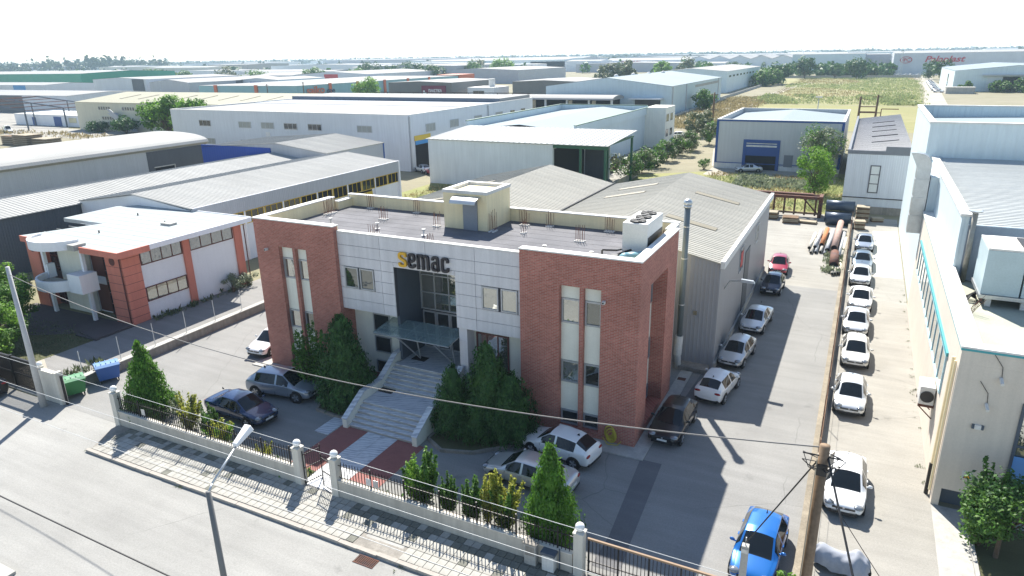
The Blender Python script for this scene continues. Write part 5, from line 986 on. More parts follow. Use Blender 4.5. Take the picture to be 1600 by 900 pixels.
def spire(label,x,y,h,rx,m,n=16,per=80,size=.06,cat='shrub',name='upright_shrub',m2=None):
    t=thing(name,label,cat,(x,y,0)); b=MB(); P=[];N=[];W=[]; n=int(n*1.5); per=int(per*1.5); size*=1.2
    for i in range(n):
        a=rng.uniform(0,6.28); q=rng.uniform(.2,1)**.7*rx; hh=h*rng.uniform(.55,1)*(1-.3*q/rx); e=np.array([q*math.cos(a),q*math.sin(a),hh]); s=np.array([.1*math.cos(a),.1*math.sin(a),-.02])
        b.cyl((x+s[0],y+s[1],s[2]),(x+e[0],y+e[1],e[2]),.014,.004,4,0,False); u=rng.uniform(.12,1,per)**.8; p=s+(e-s)*u[:,None]+rng.normal(0,1,(per,3))*(rx*.17*(1.15-u))[:,None]; P.append(p); N.append(rng.normal(size=(per,3))+[0,0,.4]); W.append(np.full(per,i%3==0))
    b.build('stems',L_BARK,t); P=np.concatenate(P);N=np.concatenate(N);W=np.concatenate(W)
    if m2 is not None: leaves('foliage',P[~W],N[~W],size,.5,m,t,.35); leaves('foliage',P[W],N[W],size,.5,m2,t,.35)
    else: leaves('foliage',P,N,size,.5,m,t,.35)
    return t
conifer('bright green cone shaped thuja at the left end of the front fence',-34.9,22.3,4.7,1.25,L_CON,10000)
conifer('bright green cone shaped thuja beside the right fence pillar',-9.7,22.25,4.75,1.08,L_CON,10000)
conifer('big rounded dark conifer left of the marble stairs',-25.5,28.35,5.5,1.45,L_DARK,13000,.1,tip=.5,lump=.2)
conifer('tall dark conifer right of the marble stairs, against the wall',-16.1,28.7,5.5,1.55,L_DARK,10000,.09,tip=.62,lump=.24)
conifer('slender dark conifer right of the stairs, nearer the gate',-17.9,28.1,4.1,1.05,L_DARK,7000,.08,tip=.5,lump=.2)
conifer('broad dark conifer beside the white hatchback, right of the stairs',-14.9,28.9,3.9,1.35,L_DARK,7000,.09,tip=.5,lump=.26)
spire('sparse leafy sapling left of the big dark conifer',-28.3,28.7,5.4,1.3,L_GREEN,16,110,.075,'tree','sapling_tree')
broadleaf('low leafy bush under the dark conifers right of stairs',-17.6,27.6,1.8,.9,L_DARK,18,80,.07,group=None,cat='shrub',name='leafy_shrub',multi=True)
spire('airy golden green shrub right of the left thuja',-31.6,22.2,2.9,.85,L_YEL,16,80,.06,m2=L_OLIVE)
spire('dark green upright shrub beside the navy saloon',-29.8,22.1,2.5,.6,L_GREEN,14,80,.055)
spire('golden shrub in front of the navy saloon',-28.6,21.75,2.0,.95,L_YEL,18,80,.055,m2=L_FRESH)
spire('small sparse golden shrub near the left gate pillar',-25.4,21.6,1.3,.6,L_YEL,12,60,.045)
spire('tall airy green shrub right of the walk at the fence',-16.1,22.2,3.2,1.0,L_GREEN,22,120,.065,m2=L_FRESH)
spire('short dense bronze green shrub in the front bed',-14.55,22.0,2.5,.48,L_GREEN,14,110,.05)
spire('upright dark green shrub left of the golden shrub',-13.35,22.0,2.6,.65,L_GREEN,18,110,.06)
spire('tall bright golden shrub next to the right thuja',-11.75,22.1,3.6,.85,L_YEL,22,120,.06,m2=L_GREEN)
spire('golden shoots rising between two green fence shrubs',-12.6,22.15,3.2,.4,L_YEL,9,90,.055)
broadleaf('potted green plant at the bottom beside the blue car',-.45,22.6,1.5,.45,L_FRESH,16,70,.06,cat='shrub',name='leafy_shrub',multi=True)
broadleaf('leafy pomegranate like tree against the beige office front',6.9,29.0,4.2,1.7,L_GREEN,34,110,.085,h0=.3,m2=L_DARK)
spire('spiky branching shrub beside the beige office wall',6.3,29.6,4.6,1.2,L_GREEN,18,110,.075,cat='tree',name='leafy_tree')
for i,(x,y,h,r_) in enumerate(((-53.2,24.4,3.9,1.7),(-56.6,27.0,4.2,1.8),(-51.2,22.6,2.9,1.4),(-61.5,29.6,4.0,1.6))): broadleaf(('sunlit green tree behind the concrete pole','taller green tree at the left edge before the salmon office','low green tree behind the left gate','green tree at the left corner of the salmon office')[i],x,y,h,r_,L_FRESH,34,120,.1,h0=.15,m2=L_GREEN)
broadleaf('grey green bush at the far corner of the salmon office',-48.6,42.6,1.3,1.0,L_GREYG,16,90,.07,cat='shrub',name='bush',multi=True)
broadleaf('grey green bush half way along the salmon office wall',-48.4,40.6,1.5,1.1,L_GREYG,16,90,.07,cat='shrub',name='bush',multi=True)
broadleaf('bright green tree in front of the blue trimmed workshop',-5.3,105.6,7.2,3.0,L_FRESH,40,110,.16,h0=.12)
broadleaf('grey green tree against the blue trimmed workshop wall',-6.0,121.5,8.0,3.9,L_GREYG,40,110,.18,h0=.1,m2=L_GREEN)
for i,(x,y,h,r_) in enumerate(((-34.0,109,4.2,3.2),(-33.4,116,3.6,2.4),(-33.2,123,4.2,2.8),(-33.0,131,4.0,2.4),(-32.6,139,4.4,2.8),(-32.3,147,4.2,2.6),(-30.5,158,5.2,2.6),(-28.5,164,5,2.5))): broadleaf('dark green tree in the row along the gravel track',x,y,h,r_,L_GREEN,24,80,.2,h0=.1,group='trees along the gravel track',m2=L_OLIVE)
for i,(x,y) in enumerate(((-36.5,172),(-35,178))): broadleaf(('round olive tree behind the white side yard car','second round olive tree near the gravel track')[i],x,y,6,3.2,L_OLIVE,24,80,.25,h0=.1)
broadleaf('lone round tree beside the light blue hall',-51.8,255,7.0,4.6,L_GREEN,30,90,.35,h0=.15)
broadleaf('large green tree behind the left corner of the grey hall',-160,122,11.5,6.2,L_FRESH,46,90,.42,h0=.25,m2=L_GREEN); broadleaf('spreading green tree overlapping the grey hall roof edge',-149,121,11,6.4,L_FRESH,40,90,.42,h0=.25,m2=L_GREEN)
broadleaf('dark bushy shrub at the foot of the outside staircase',-190,131,5,4.2,L_DARK,24,80,.3,cat='shrub',name='bush',multi=True); broadleaf('low dark shrubs along the beige hall base',-204,132,2.6,4.5,L_DARK,20,70,.28,cat='shrub',name='bush',multi=True)
broadleaf('bright green tree in front of the turquoise hall',-205,262,10.5,7.5,L_FRESH,40,90,.5,h0=.15); broadleaf('green bush at the left corner of the blue trimmed workshop',-24.4,123.5,1.9,1.3,L_GREEN,14,80,.1,cat='shrub',name='bush',multi=True)
for i,(x,y,h,r_,m_) in enumerate(((-560,420,13,12,L_GREEN),(-545,440,11,9,L_GREEN),(-470,420,14,11,L_OLIVE),(-450,430,10,14,L_GREEN),(-420,460,10,10,L_GREEN),(-395,440,13,10,L_GREEN),(-345,430,12,9,L_GREEN),(-330,450,10,8,L_GREEN),(-400,520,16,12,L_DARK),(-375,515,14,9,L_DARK),(-350,512,15,11,L_DARK),(-330,500,14,12,L_DARK),(-300,470,14,10,L_DARK),(-330,590,18,11,L_OLIVE),(-300,580,18,12,L_FRESH),(-318,560,15,10,L_GREEN),(-420,600,15,12,L_DARK),(-145,420,15,9,L_OLIVE),(-135,425,13,7,L_OLIVE),(-165,520,15,7,L_OLIVE),(-140,530,14,8,L_FRESH),(-125,540,16,8,L_OLIVE),(-105,520,12,7,L_GREEN),(-88,520,13,6,L_DARK),(-60,500,9,8,L_GREEN),(-52,470,12,9,L_DARK),(-55,455,9,8,L_GREEN),(-57,440,8,7,L_GREEN),(-44,560,15,9,L_DARK),(-24,560,10,5,L_DARK),(-10,555,13,10,L_DARK),(38,500,13,7,L_DARK),(33,540,12,6,L_DARK),(52,386,5,5,L_GREEN),(62,385,6,5.5,L_GREEN),(38,382,5,3,L_GREEN))): broadleaf('middle distance tree among the industrial halls',x,y,h,r_,m_,26,60,.8 if r_>6 else .5,h0=.12,group='trees among the industrial halls')
# weeds, field growth and ground cover
def weeds(name,label,cat,pts,hs,m,blade=.5,per=10,spread=.5):
    pts=np.asarray(pts,float); n=len(pts); k=np.repeat(np.arange(n),per); N=rng.normal(size=(n*per,3))*[1,1,.2]; h=np.broadcast_to(np.asarray(hs,float),(n,))[k]*rng.uniform(.4,1,n*per)
    P=np.concatenate([pts[k]+rng.normal(0,spread,(n*per,2)),(h*.45)[:,None]],1); o=leaves(name,P,N,h*.5,blade,m,None,.7); return tag(o,label,cat,None,'stuff')
def scat(n,x0,x1,y0,y1): return np.stack([rng.uniform(x0,x1,n),rng.uniform(y0,y1,n)],1)
P=scat(5200,-44,30,292,565); P=P[(P[:,0]>-41-.09*(P[:,1]-292)*(P[:,1]>430))&(P[:,0]<17+.045*(P[:,1]-292))]; q=np.sin(P[:,0]*.09+1)+np.sin(P[:,1]*.045)+np.sin((P[:,0]+P[:,1])*.05)
weeds('field_green','green weeds filling the far open field','weeds',P[q>-.3],rng.uniform(.35,1.15,(q>-.3).sum()),L_FIELD,.5,7,1.3); weeds('field_dry','dry brown weeds in the far open field','weeds',P[q<=-.3],rng.uniform(.3,.9,(q<=-.3).sum()),L_DRY,.5,6,1.3)
P=scat(1500,-42,16,292,345); weeds('field_bushes','dense green bushes at the near edge of the field','weeds',P[np.sin(P[:,0]*.13)+np.sin(P[:,0]*.31+P[:,1]*.1)>.5],1.5,L_FIELD,.5,8,1.0)
P=scat(1500,-55,-36,190,330); weeds('dry_verge','tall dry grass beside the light blue hall','grass',P,rng.uniform(.5,1.3,len(P)),L_DRY,.35,9,.6)
P=scat(1300,-33,-9.8,67,92); P=np.concatenate([P,scat(900,-60,-36,77,93),scat(2200,-22,-1,94,121)]); g=np.sin(P[:,0]*.5)+np.sin(P[:,1]*.37)
weeds('lot_grass_dry','dry straw grass on the lot behind the workshop hall','grass',P[g>0],rng.uniform(.15,.5,(g>0).sum()),L_DRY,.35,8,.4); weeds('lot_grass_green','green grass tufts on the lot behind the workshop hall','grass',P[g<=0],rng.uniform(.15,.55,(g<=0).sum()),L_FIELD,.35,8,.4)
P=scat(260,-17,-5,108,117); weeds('pale_scrub','pale grey green scrub before the blue trimmed workshop','scrub',P,rng.uniform(.4,1.0,len(P)),L_GREYG,.4,12,.4)
P=scat(150,-1.7,-.2,67,82); weeds('pipe_scrub','grey green scrub growing along the wall by the steel pipes','scrub',P,rng.uniform(.25,.8,len(P)),L_GREYG,.4,14,.2)
P=scat(1500,-62,-49.4,21.6,29.2); weeds('garden_grass','patchy dark grass in the salmon office garden','grass',P,rng.uniform(.05,.2,len(P)),L_OLIVE,.3,7,.25)
P=np.concatenate([scat(60,-49.2,-48.4,33,43),scat(40,-45.4,-44,22,26)]); weeds('wall_weeds','weeds along the foot of the salmon office wall','weeds',P,rng.uniform(.15,.6,len(P)),L_OLIVE,.3,10,.15)
P=np.concatenate([np.array([(-27.6,18.25),(-17.3,18.2),(-14.7,18.3),(-14.5,18.15),(-34.6,18.6),(4.6,33.5),(4.55,35),(4.6,44),(4.55,61)]).repeat(6,0)+rng.normal(0,.12,(54,2)),scat(26,4.45,4.7,36,66)]); weeds('kerb_weeds','small weeds in the kerb and wall cracks','weeds',P,rng.uniform(.04,.13,len(P)),L_OLIVE,.35,9,.05)
P=np.concatenate([scat(160,-35.4,-22.4,21.0,21.9),scat(150,-19.5,-8.1,21.0,21.9)]); weeds('bed_ground_cover','low ground cover in the beds behind the front fence','plants',P,rng.uniform(.08,.35,len(P)),L_GREEN,.4,12,.12)
P=scat(260,-260,-150,117,126); weeds('yard_edge_grass','straw coloured grass along the far left yard','grass',P,rng.uniform(.4,1.3,len(P)),L_DRY,.35,9,.8)
struct('front_bed_soil',MB().box(-35.4,-22.3,20.96,21.95,-.01,.07).box(-19.4,-8.0,20.96,21.95,-.01,.07),SOIL)
for nm_,pts_ in (('stair_bed_soil',[(-27.6,29.95),(-27.2,28.3),(-26.6,26.9),(-25.2,26.75),(-24.05,26.75),(-24.05,31.9),(-27.4,31.9)]),('stair_bed_soil',[(-18.85,31.9),(-18.85,26.9),(-17.6,26.2),(-16.0,26.7),(-14.6,28.0),(-14.0,29.7),(-15.2,29.74),(-15.2,31.9)])):
    struct(nm_,MB().prism(pts_,-.01,.12),SOIL); k=MB()
    for a,b_ in zip(pts_,pts_[1:]+pts_[:1]):
        if a[1]<30 or b_[1]<30: d=Vector((b_[0]-a[0],b_[1]-a[1])).normalized(); n_=Vector((-d.y,d.x))*.07; k.prism([(a[0]+n_.x,a[1]+n_.y),(b_[0]+n_.x,b_[1]+n_.y),(b_[0]-n_.x,b_[1]-n_.y),(a[0]-n_.x,a[1]-n_.y)],-.01,.16)
    struct('bed_kerb',k,CONCD)
# far tree belts near the horizon
def belt(name,label,N_,f,hmin,hmax,m,cyp=.0):
    P=[];Nn=[];S=[]
    for i in range(N_):
        x,y=f(); h=rng.uniform(hmin,hmax); wv=h*rng.uniform(.35,.7); k=26
        if rng.uniform()<cyp: wv=h*.16; h*=1.4
        o=rng.normal(size=(k,3)); o/=np.linalg.norm(o,axis=1,keepdims=True); p=o*rng.uniform(.5,1,(k,1))*[wv,wv,h*.5]+[x,y,h*.5]; p[:,2]=np.maximum(p[:,2],.5); P.append(p);Nn.append(o);S.append(np.full(k,min(h*.22,wv*.75)))
    o=leaves(name,np.concatenate(P),np.concatenate(Nn),np.concatenate(S),.75,m,None,.2); tag(o,label,'trees',None,'stuff')
def ring(a0,a1,d0,d1): return lambda: (lambda a,d:(d*math.sin(R(a)),d*math.cos(R(a))))(rng.uniform(a0,a1),rng.uniform(d0,d1))
belt('horizon_woodland','hazy woodland along the horizon',3200,ring(-66,14,2400,4600),10,21,L_FAR,.05); belt('far_tree_belt','hazy tree belts among the far halls',260,ring(-64,12,1300,2500),9,17,L_FAR,.1)
belt('left_woodland','hazy wood on the far left skyline',260,ring(-66,-52,1500,2300),14,26,L_FAR,.2); belt('cypress_row','dark cypress row on the left skyline',46,ring(-57.5,-54.5,1500,1700),18,26,L_FAR,.9)
belt('field_edge_belt','dark tree belt behind the weedy field',110,lambda:(rng.uniform(-40,12),rng.uniform(590,650)),5,10,L_DARK,.15); belt('middle_tree_belt','trees scattered between the middle distance halls',90,ring(-60,8,650,1200),7,13,L_DARK,.1); belt('white_hall_trees','dark trees in front of the pointed white gables',26,lambda:(rng.uniform(-120,-45),rng.uniform(560,700)),4,8,L_DARK,.1)

# ---------------------------------------------------------------- front fence, gates, boundary walls
IRON=DARKMETAL; pk=MB().box(-.014,.014,-.014,.014,0,.88).hexa([(-.014,-.014,.88),(.014,-.014,.88),(.014,.014,.88),(-.014,.014,.88)],[(-.001,-.001,.97),(.001,-.001,.97),(.001,.001,.97),(-.001,.001,.97)]).mesh('picket',IRON)
FWALL=mat('cream_wall_render',(.50,.465,.40),.85,0,.07,.6,.05,bump=.12,streak=.14); PIERM=mat('pale_pier_render',(.60,.57,.50),.85,0,.06,.8,.04,streak=.1)
def fence(label,x0,x1,y=20.86):
    t=thing('front_fence',label,'fence',((x0+x1)/2,y,0)); ORGc=ORG[t.name]
    MB().box(x0,x1,y-.11,y+.11,-.02,.96).build('base_wall',FWALL,t); MB().box(x0,x1,y-.14,y+.14,.962,1.0).build('coping',PIERM,t)
    MB().box(x0,x1,y-.015,y+.015,1.1,1.13).box(x0,x1,y-.015,y+.015,1.72,1.75).build('rail',IRON,t)
    n=int((x1-x0)/.165)
    for i in range(1,n):
        x=x0+(x1-x0)*i/n
        if i%11==0: MB().box(x-.03,x+.03,y-.03,y+.03,1.0,2.0).build('fence_post',IRON,t)
        else: linkm('picket',pk,t,(x-ORGc[0],0,1.0),(random.uniform(-.01,.01),random.uniform(-.012,.012),0))
    return t
fence('black iron picket fence on a cream wall left of the entrance gate',-35.5,-22.4); fr_=fence('black iron picket fence on a cream wall right of the entrance gate',-19.75,-8.1)
for x,lb in ((-35.65,'cream pillar with white globe at the left end of the front fence'),(-22.2,'cream pillar with white globe left of the entrance gate'),(-19.95,'cream pillar with white globe right of the entrance gate'),(-7.85,'cream pillar with white globe beside the sliding gate')):
    t=thing('gate_pillar',lb,'pillar',(x,20.88,0)); MB().box(x-.19,x+.19,20.68,21.08,-.02,2.02).build('shaft',PIERM,t); MB().box(x-.22,x+.22,20.65,21.11,2.022,2.08).build('cap',PIERM,t); MB().ell((x,20.88,2.27),.19,.19,.19,16,10).cyl((x,20.88,2.08),(x,20.88,2.12),.07).build('globe_lamp',flat('opal_globe',(.82,.82,.80),.3),t,True)
def leaf_gate(label,hx,ang,w=.95,h=1.75):
    t=thing('gate_leaf',label,'gate',(hx,20.9,0),None,R(ang),True)
    MB().box(0,.04,-.02,.02,.06,h+.1).box(w-.04,w,-.02,.02,.06,h+.1).box(.04,w-.04,-.016,.016,.1,.14).box(.04,w-.04,-.016,.016,h*.52,h*.52+.04).box(.04,w-.04,-.016,.016,h-.12,h-.08).build('frame',IRON,t)
    for i in range(7): MB().box(.12+i*.115,.138+i*.115,-.009,.009,.14,h+.06+(.12*math.sin(i/6*math.pi))).build('bar',IRON,t)
leaf_gate('open black iron gate leaf swung inward beside the left gate pillar',-21.98,72); leaf_gate('closed looking black iron gate leaf beside the right gate pillar',-20.15,165)
t=thing('sliding_gate','long black barred sliding gate with tan top rail','gate',(-3.9,21.1,0)); MB().box(-7.6,-.2,21.06,21.14,1.62,1.7).build('top_rail',mat('tan_rail',(.28,.19,.12),.7),t); MB().box(-7.6,-.2,21.06,21.14,.1,.2).box(-7.6,-.2,21.08,21.12,.62,.66).build('rail',IRON,t); gb=MB().box(-.012,.012,-.012,.012,.2,1.62).mesh('bar',IRON); gp=MB().box(-.03,.03,-.03,.03,.06,1.62).mesh('bar',IRON)
for i in range(50): linkm('bar',gp if i%8==0 else gb,t,(-7.55+i*.15+3.9,0,0))
t=thing('left_gate','tall dark sliding gate with vertical bars at the left edge','gate',(-50,21.2,0)); MB().box(-64,-43.2,21.15,21.27,2.05,2.2).box(-64,-43.2,21.15,21.27,1.05,1.15).box(-64,-43.2,21.15,21.27,.1,.22).build('rail',IRON,t); gl=MB().box(-.018,.018,-.018,.018,.22,2.05).mesh('bar',IRON)
for i in range(150):
    if -60+i*.115<-43.3: linkm('bar',gl,t,(-60+i*.115+50,0,0))
for x in (-46.2,-50.5,-55): MB().box(x-.09,x+.09,21.1,21.32,.02,2.25).build('gate_stile',IRON,t)
MB().box(-64,-43,21.0,21.4,-.02,.06).build('track_kerb',CONC,t)
t=thing('wide_gate_pier','wide cream gate pier with white globe beside the concrete pole','pillar',(-42.1,21.1,0)); MB().box(-43.1,-41.2,20.95,21.25,-.02,2.0).box(-41.35,-41.1,20.9,21.3,-.02,2.1).box(-43.15,-42.9,20.9,21.3,-.02,2.1).build('slab',PIERM,t); MB().ell((-42.9,21.1,2.28),.165,.165,.165,16,10).build('globe_lamp',flat('opal_globe_left',(.82,.82,.80),.3),t,True); MB().box(-40.98,-40.88,21.05,21.15,0,1.9).build('gate_stop',IRON,t)
t=thing('low_boundary_wall','low weathered concrete wall with thin posts beside the salmon office drive','wall',(-42.6,33,0)); MB().box(-42.75,-42.35,22.6,47,-.02,.6).build('wall',CONCD,t); MB().box(-42.8,-42.3,22.6,47,.602,.65).build('coping',CONC,t)
for i in range(9): MB().cyl((-42.6,23.3+i*2.6,.65),(-42.62,23.3+i*2.6,2.3),.025,None,5).build('post',GALV,t)
t=thing('alley_wall','low rusty stained concrete wall with thin posts dividing yard and alley','wall',(-.1,55,0)); MB().box(-.3,.12,21.3,89,-.02,.42).build('wall',CONCD,t); MB().box(-.31,-.05,21.3,89,.422,.47).build('coping',mat('ochre_stained_coping',(.25,.215,.16),.9,0,.3,1.2,.2),t); MB().box(-.02,.05,21.3,89,.422,.56).build('timber_strip',WOOD,t)
for i in range(27): MB().cyl((.0,22.5+i*2.5,.42),(random.uniform(-.05,.05),22.5+i*2.5,1.75),.022,None,5).build('post',RUST,t)
for z in (.95,1.6): MB().cyl((0,22.5,z),(0,87.5,z),.006,None,4).build('wire',RUST,t)
# ---------------------------------------------------------------- bins, boxes, street furniture
def bin_(label,x,y,rz,m,m2):
    t=thing('waste_container',label,'bin',(x,y,0),'wheeled waste containers',R(rz),True)
    MB().hexa([(-.58,-.42,.22),(.58,-.42,.22),(.58,.42,.22),(-.58,.42,.22)],[(-.68,-.53,1.08),(.68,-.53,1.08),(.68,.53,1.08),(-.68,.53,1.08)]).build('body',m,t,bevel=.03); MB().box(-.71,.71,-.56,.56,1.082,1.13).build('rim',m,t)
    lid=MB()
    for i in range(6):
        f=lambda u:(-.56+1.12*u,1.14+.17*math.sin(math.pi*min(1,u*1.05))**.7); (ya,za),(yb,zb)=f(i/6),f((i+1)/6); lid.hexa([(-.69,ya,1.131),(.69,ya,1.131),(.69,yb,1.131),(-.69,yb,1.131)],[(-.69,ya,za),(.69,ya,za),(.69,yb,zb),(-.69,yb,zb)])
    o=lid.build('lid',m2,t)
    for i in range(5): MB().box(-.6+i*.28,-.56+i*.28,-.30,.30,1.25,1.318).build('lid_rib',m2,o)
    for sx in (-.5,.5):
        for sy in (-.36,.36): MB().cyl((sx-.03,sy,.1),(sx+.03,sy,.1),.1,None,12).box(sx-.04,sx+.04,sy-.04,sy+.04,.1,.24).build('wheel',BLACKP,t)
    for s in (-1,1): MB().cyl((s*.68,-.12,.95),(s*.8,-.12,.95),.035,None,8).build('lift_pin',BLACKP,t)
    return t
bin_('green wheeled waste container beside the wide gate pier',-41.75,22.05,68,flat('green_plastic',(.03,.17,.05),.55),flat('green_lid',(.10,.27,.14),.55)); bin_('blue wheeled waste container behind the green one at the low wall',-41.75,24.35,64,flat('blue_plastic',(.03,.10,.33),.5),flat('blue_lid',(.14,.27,.5),.45))
def pole(name,label,cat,x,y,h,r0,r1,m,n=10): t=thing(name,label,cat,(x,y,0)); MB().cyl((x,y,-.1),(x,y,h),r0,r1,n).build('shaft',m,t,True); return t
pole('concrete_pole','tapered pale concrete utility pole at the left gate','pole',-42.05,20.35,8.75,.2,.11,mat('pole_concrete',(.46,.46,.46),.9,0,.08,1,.08))
t=thing('wooden_pole','weathered wooden utility pole with cable tangle at the front of the alley','pole',(.12,16.5,0)); ZP=10.35; MB().cyl((.12,16.5,-.1),(.12,16.5,ZP),.165,.125,12).build('shaft',POLEW,t,True); MB().box(-.02,.0,16.3,16.62,0,ZP-.3).build('steel_strip',mat('pale_steel_strip',(.42,.37,.28),.6),t)
b=MB()
for i in range(9):
    a=i*.7; b.tube([(.12+.15*math.cos(a),16.5+.15*math.sin(a),ZP-.2-.05*i),(.12+.5*math.cos(a),16.5+.4*math.sin(a),ZP-.35-.06*(i%4)),(.12+.32*math.cos(a+.6),16.5+.25*math.sin(a+.6),ZP-.8+.04*i),(.12+.12*math.cos(a+.9),16.5+.12*math.sin(a+.9),ZP-.7)],.012,4)
b.box(-.0,.24,16.3,16.36,ZP-.75,ZP-.45); b.cyl((-.35,16.4,ZP-.25),(.55,16.5,ZP-.3),.02); b.build('cable_tangle',BLACKP,t)
t=thing('short_post','square concrete post with cable hooks in front of the blue car','post',(-1.75,20.0,0)); MB().box(-1.86,-1.64,19.9,20.1,-.05,4.2).build('shaft',CONC,t); MB().cyl((-1.75,20,4.2),(-1.75,20,4.5),.02).box(-1.86,-1.64,19.88,19.899,3.95,4.1).build('hook',GALV,t)
t=thing('street_lamp','grey street lamp with white head leaning over the pavement','street lamp',(-15.1,10.9,0)); MB().cyl((-15.25,10.9,-.1),(-15.25,10.9,8.0),.115,.075,12).build('shaft',mat('lamp_pole_grey',(.17,.17,.165),.6,.2),t,True); MB().tube([(-15.25,10.9,7.95),(-15.3,11.1,8.12),(-15.62,12.4,8.6)],.035,8).build('arm',GALV,t,True)
MB().hexa([(-15.52,12.3,8.55),(-15.74,12.3,8.55),(-15.95,13.05,8.72),(-15.62,13.1,8.72)],[(-15.54,12.3,8.68),(-15.7,12.3,8.68),(-15.9,13.0,8.92),(-15.66,13.02,8.92)]).build('lamp_head',flat('lamp_head_white',(.78,.78,.78),.4),t,bevel=.03)
def cable(label,pts,r,m,name='overhead_cable',sag=0):
    a,b_=Vector(pts[0]),Vector(pts[1]); P=[]
    for i in range(33): u=i/32; p=a.lerp(b_,u); P.append((p.x,p.y,p.z-sag*4*u*(1-u)))
    tag(MB().tube(P,r,5).build(name,m),label,'cable')
BW=flat('cable_black',(.012,.012,.013),.6); GW=flat('cable_pale',(.55,.55,.53),.5); MWr=mat('cable_weathered',(.20,.19,.18),.7)
cable('dark cable spanning from the concrete pole to the wooden pole',((-42.05,20.35,8.3),(.12,16.5,10.3)),.02,MWr,sag=1.6)
cable('thin pale overhead wire farthest from the viewer along the street',((-70,15.8,6.5),(6,15.6,6.5)),.009,GW); cable('thin pale overhead wire in the middle of the three along the street',((-70,14.3,6.5),(4,14.1,6.5)),.009,GW); cable('thin pale overhead wire nearest the viewer along the street',((-70,12.9,6.5),(4,12.6,6.5)),.009,GW)
cable('thick black cable crossing the lower left street',((-60,9.9,7.2),(-4,8.6,7.2)),.022,BW,sag=.35)
cable('black cable rising from the short post to the wooden pole',((-1.75,20,4.3),(.05,16.5,10.0)),.022,BW); cable('black cable dropping from the wooden pole to the right foreground',((.2,16.5,10.1),(2.6,10,5.5)),.028,BW); cable('thin dark cable slanting over the right alley',((.2,16.5,9.2),(5.5,17,1.5)),.01,BW)
t=thing('meter_box','grey utility meter cabinet on the pavement at the right fence end','box',(-9.7,20.6,0)); MB().box(-10.05,-9.55,20.45,20.74,.1,1.05).build('cabinet',CONC,t); MB().box(-10.1,-9.5,20.42,20.745,1.052,1.12).box(-10.0,-9.6,20.44,20.449,.55,.98).build('lid',CONCD,t)
t=thing('meter_box','white utility cabinet with dark hood nearest the right fence pillar','box',(-9.0,20.55,0)); MB().box(-9.25,-8.75,20.4,20.74,.1,.85).build('cabinet',COPING,t); MB().box(-9.3,-8.7,20.36,20.745,.852,.98).cyl((-8.62,20.7,.1),(-8.62,20.7,1.1),.03).build('hood',BLUEGREY,t)
t=thing('drain_grate','rusty iron storm drain grate in the street gutter','drain',(-16,17.9,0)); MB().box(-16.5,-15.5,17.62,17.66,-.01,.012).box(-16.5,-15.5,18.08,18.12,-.01,.012).build('frame',RUST,t)
for i in range(11): MB().box(-16.46+i*.09,-16.42+i*.09,17.66,18.08,-.01,.01).build('bar',RUST,t)
MB().box(-16.5,-15.5,17.66,18.08,-.0115,-.009).build('pit',SHADE,t)
tag(MB().box(-8.55,-8.05,39.5,39.9,.051,.06).build('manhole_cover',RUST),'rusty square manhole cover beside the brick tower','manhole')
for x,y,lb in ((-18.0,20.83,'white notice plate on the right fence'),(-17.6,20.83,'grey notice plate on the right fence'),(-33.3,20.83,'small grey plate on the left fence')): tag(MB().box(x-.14,x+.14,y-.03,y-.015,1.2,1.55).build('notice_plate',COPING if 'white' in lb else GALV),lb,'plate')
# ---------------------------------------------------------------- steel stock in the yard
PC=[mat('pipe_grey',(.36,.37,.38),.6,.2,.12,1,.1),mat('pipe_rust_orange',(.40,.15,.05),.8,0,.2,1,.15),mat('pipe_pinkish',(.36,.24,.20),.8,0,.2,1,.15),mat('pipe_pale',(.62,.56,.46),.7,0,.15,1,.1),mat('pipe_blue_grey',(.045,.065,.10),.4,.3,.12,1,.1)]
def pipe(label,p0,p1,r,m,group='steel pipes stacked by the alley wall'):
    a,b_=Vector(p0),Vector(p1); t=thing('steel_pipe',label,'pipe',tuple((a+b_)/2),group); d=(b_-a).normalized(); MB().cyl(a,b_,r,None,18).build('tube',m,t,True); MB().cyl(a-d*.004,a+d*.02,r*.86,None,16).build('bore',SHADE,t); MB().cyl(b_-d*.02,b_+d*.004,r*.86,None,16).build('bore',SHADE,t)
for i,(x,y0,y1,r,mi_,lb) in enumerate(((-3.55,74.5,81,.24,3,'pale steel pipe at the left of the stack'),(-3.05,75,82.5,.26,0,'grey steel pipe second from the left in the stack'),(-2.5,76,83.5,.3,1,'bright rust orange steel pipe in the stack'),(-1.85,74,83,.32,0,'grey steel pipe beside the orange one'),(-1.25,73.5,85.5,.42,2,'long thick pinkish steel pipe on top of the stack'),(-.75,72,82,.3,0,'grey steel pipe right of the thick pinkish one'),(-.45,72.5,80,.24,3,'pale steel pipe next to the wall scrub'))):
    r*=.78; pipe(lb,(x,y0,r+(.45 if i==4 else .12)),(x+.15,y1,r+(.45 if i==4 else .12)),r,PC[mi_])
for i in range(6): pipe('small pale steel pipe in the lower layer of the stack',(-3.3+i*.42,73.2+.3*(i%3),.16),(-3.2+i*.42,79,.16),.15,PC[(3,0,3,0,2,3)[i]])
pipe('dark rust pipe with wide mouth below the stack',(-1.0,68.5,.4),(-1.1,73,.4),.4,RUST)
for i in range(4): pipe('pale thin pipe nearest the camera in the pipe stack',(-1.0+i*.22,66.3+.2*i,.2),(-1.15+i*.22,71,.2),.14,PC[3])
for i,(y,z,x0,x1,r) in enumerate(((89.5,1.9,-3.0,.1,.62),(87.6,.75,-2.8,-.2,.7),(89.4,.65,-3.0,-.1,.62))): pipe(('dark blue tank cylinder on top of the yard stack','front dark blue tank cylinder with pale ends in the yard','rear dark blue tank cylinder under the top one')[i],(x0,y,z),(x1,y,z),r,PC[4],'blue tank cylinders at the yard end')
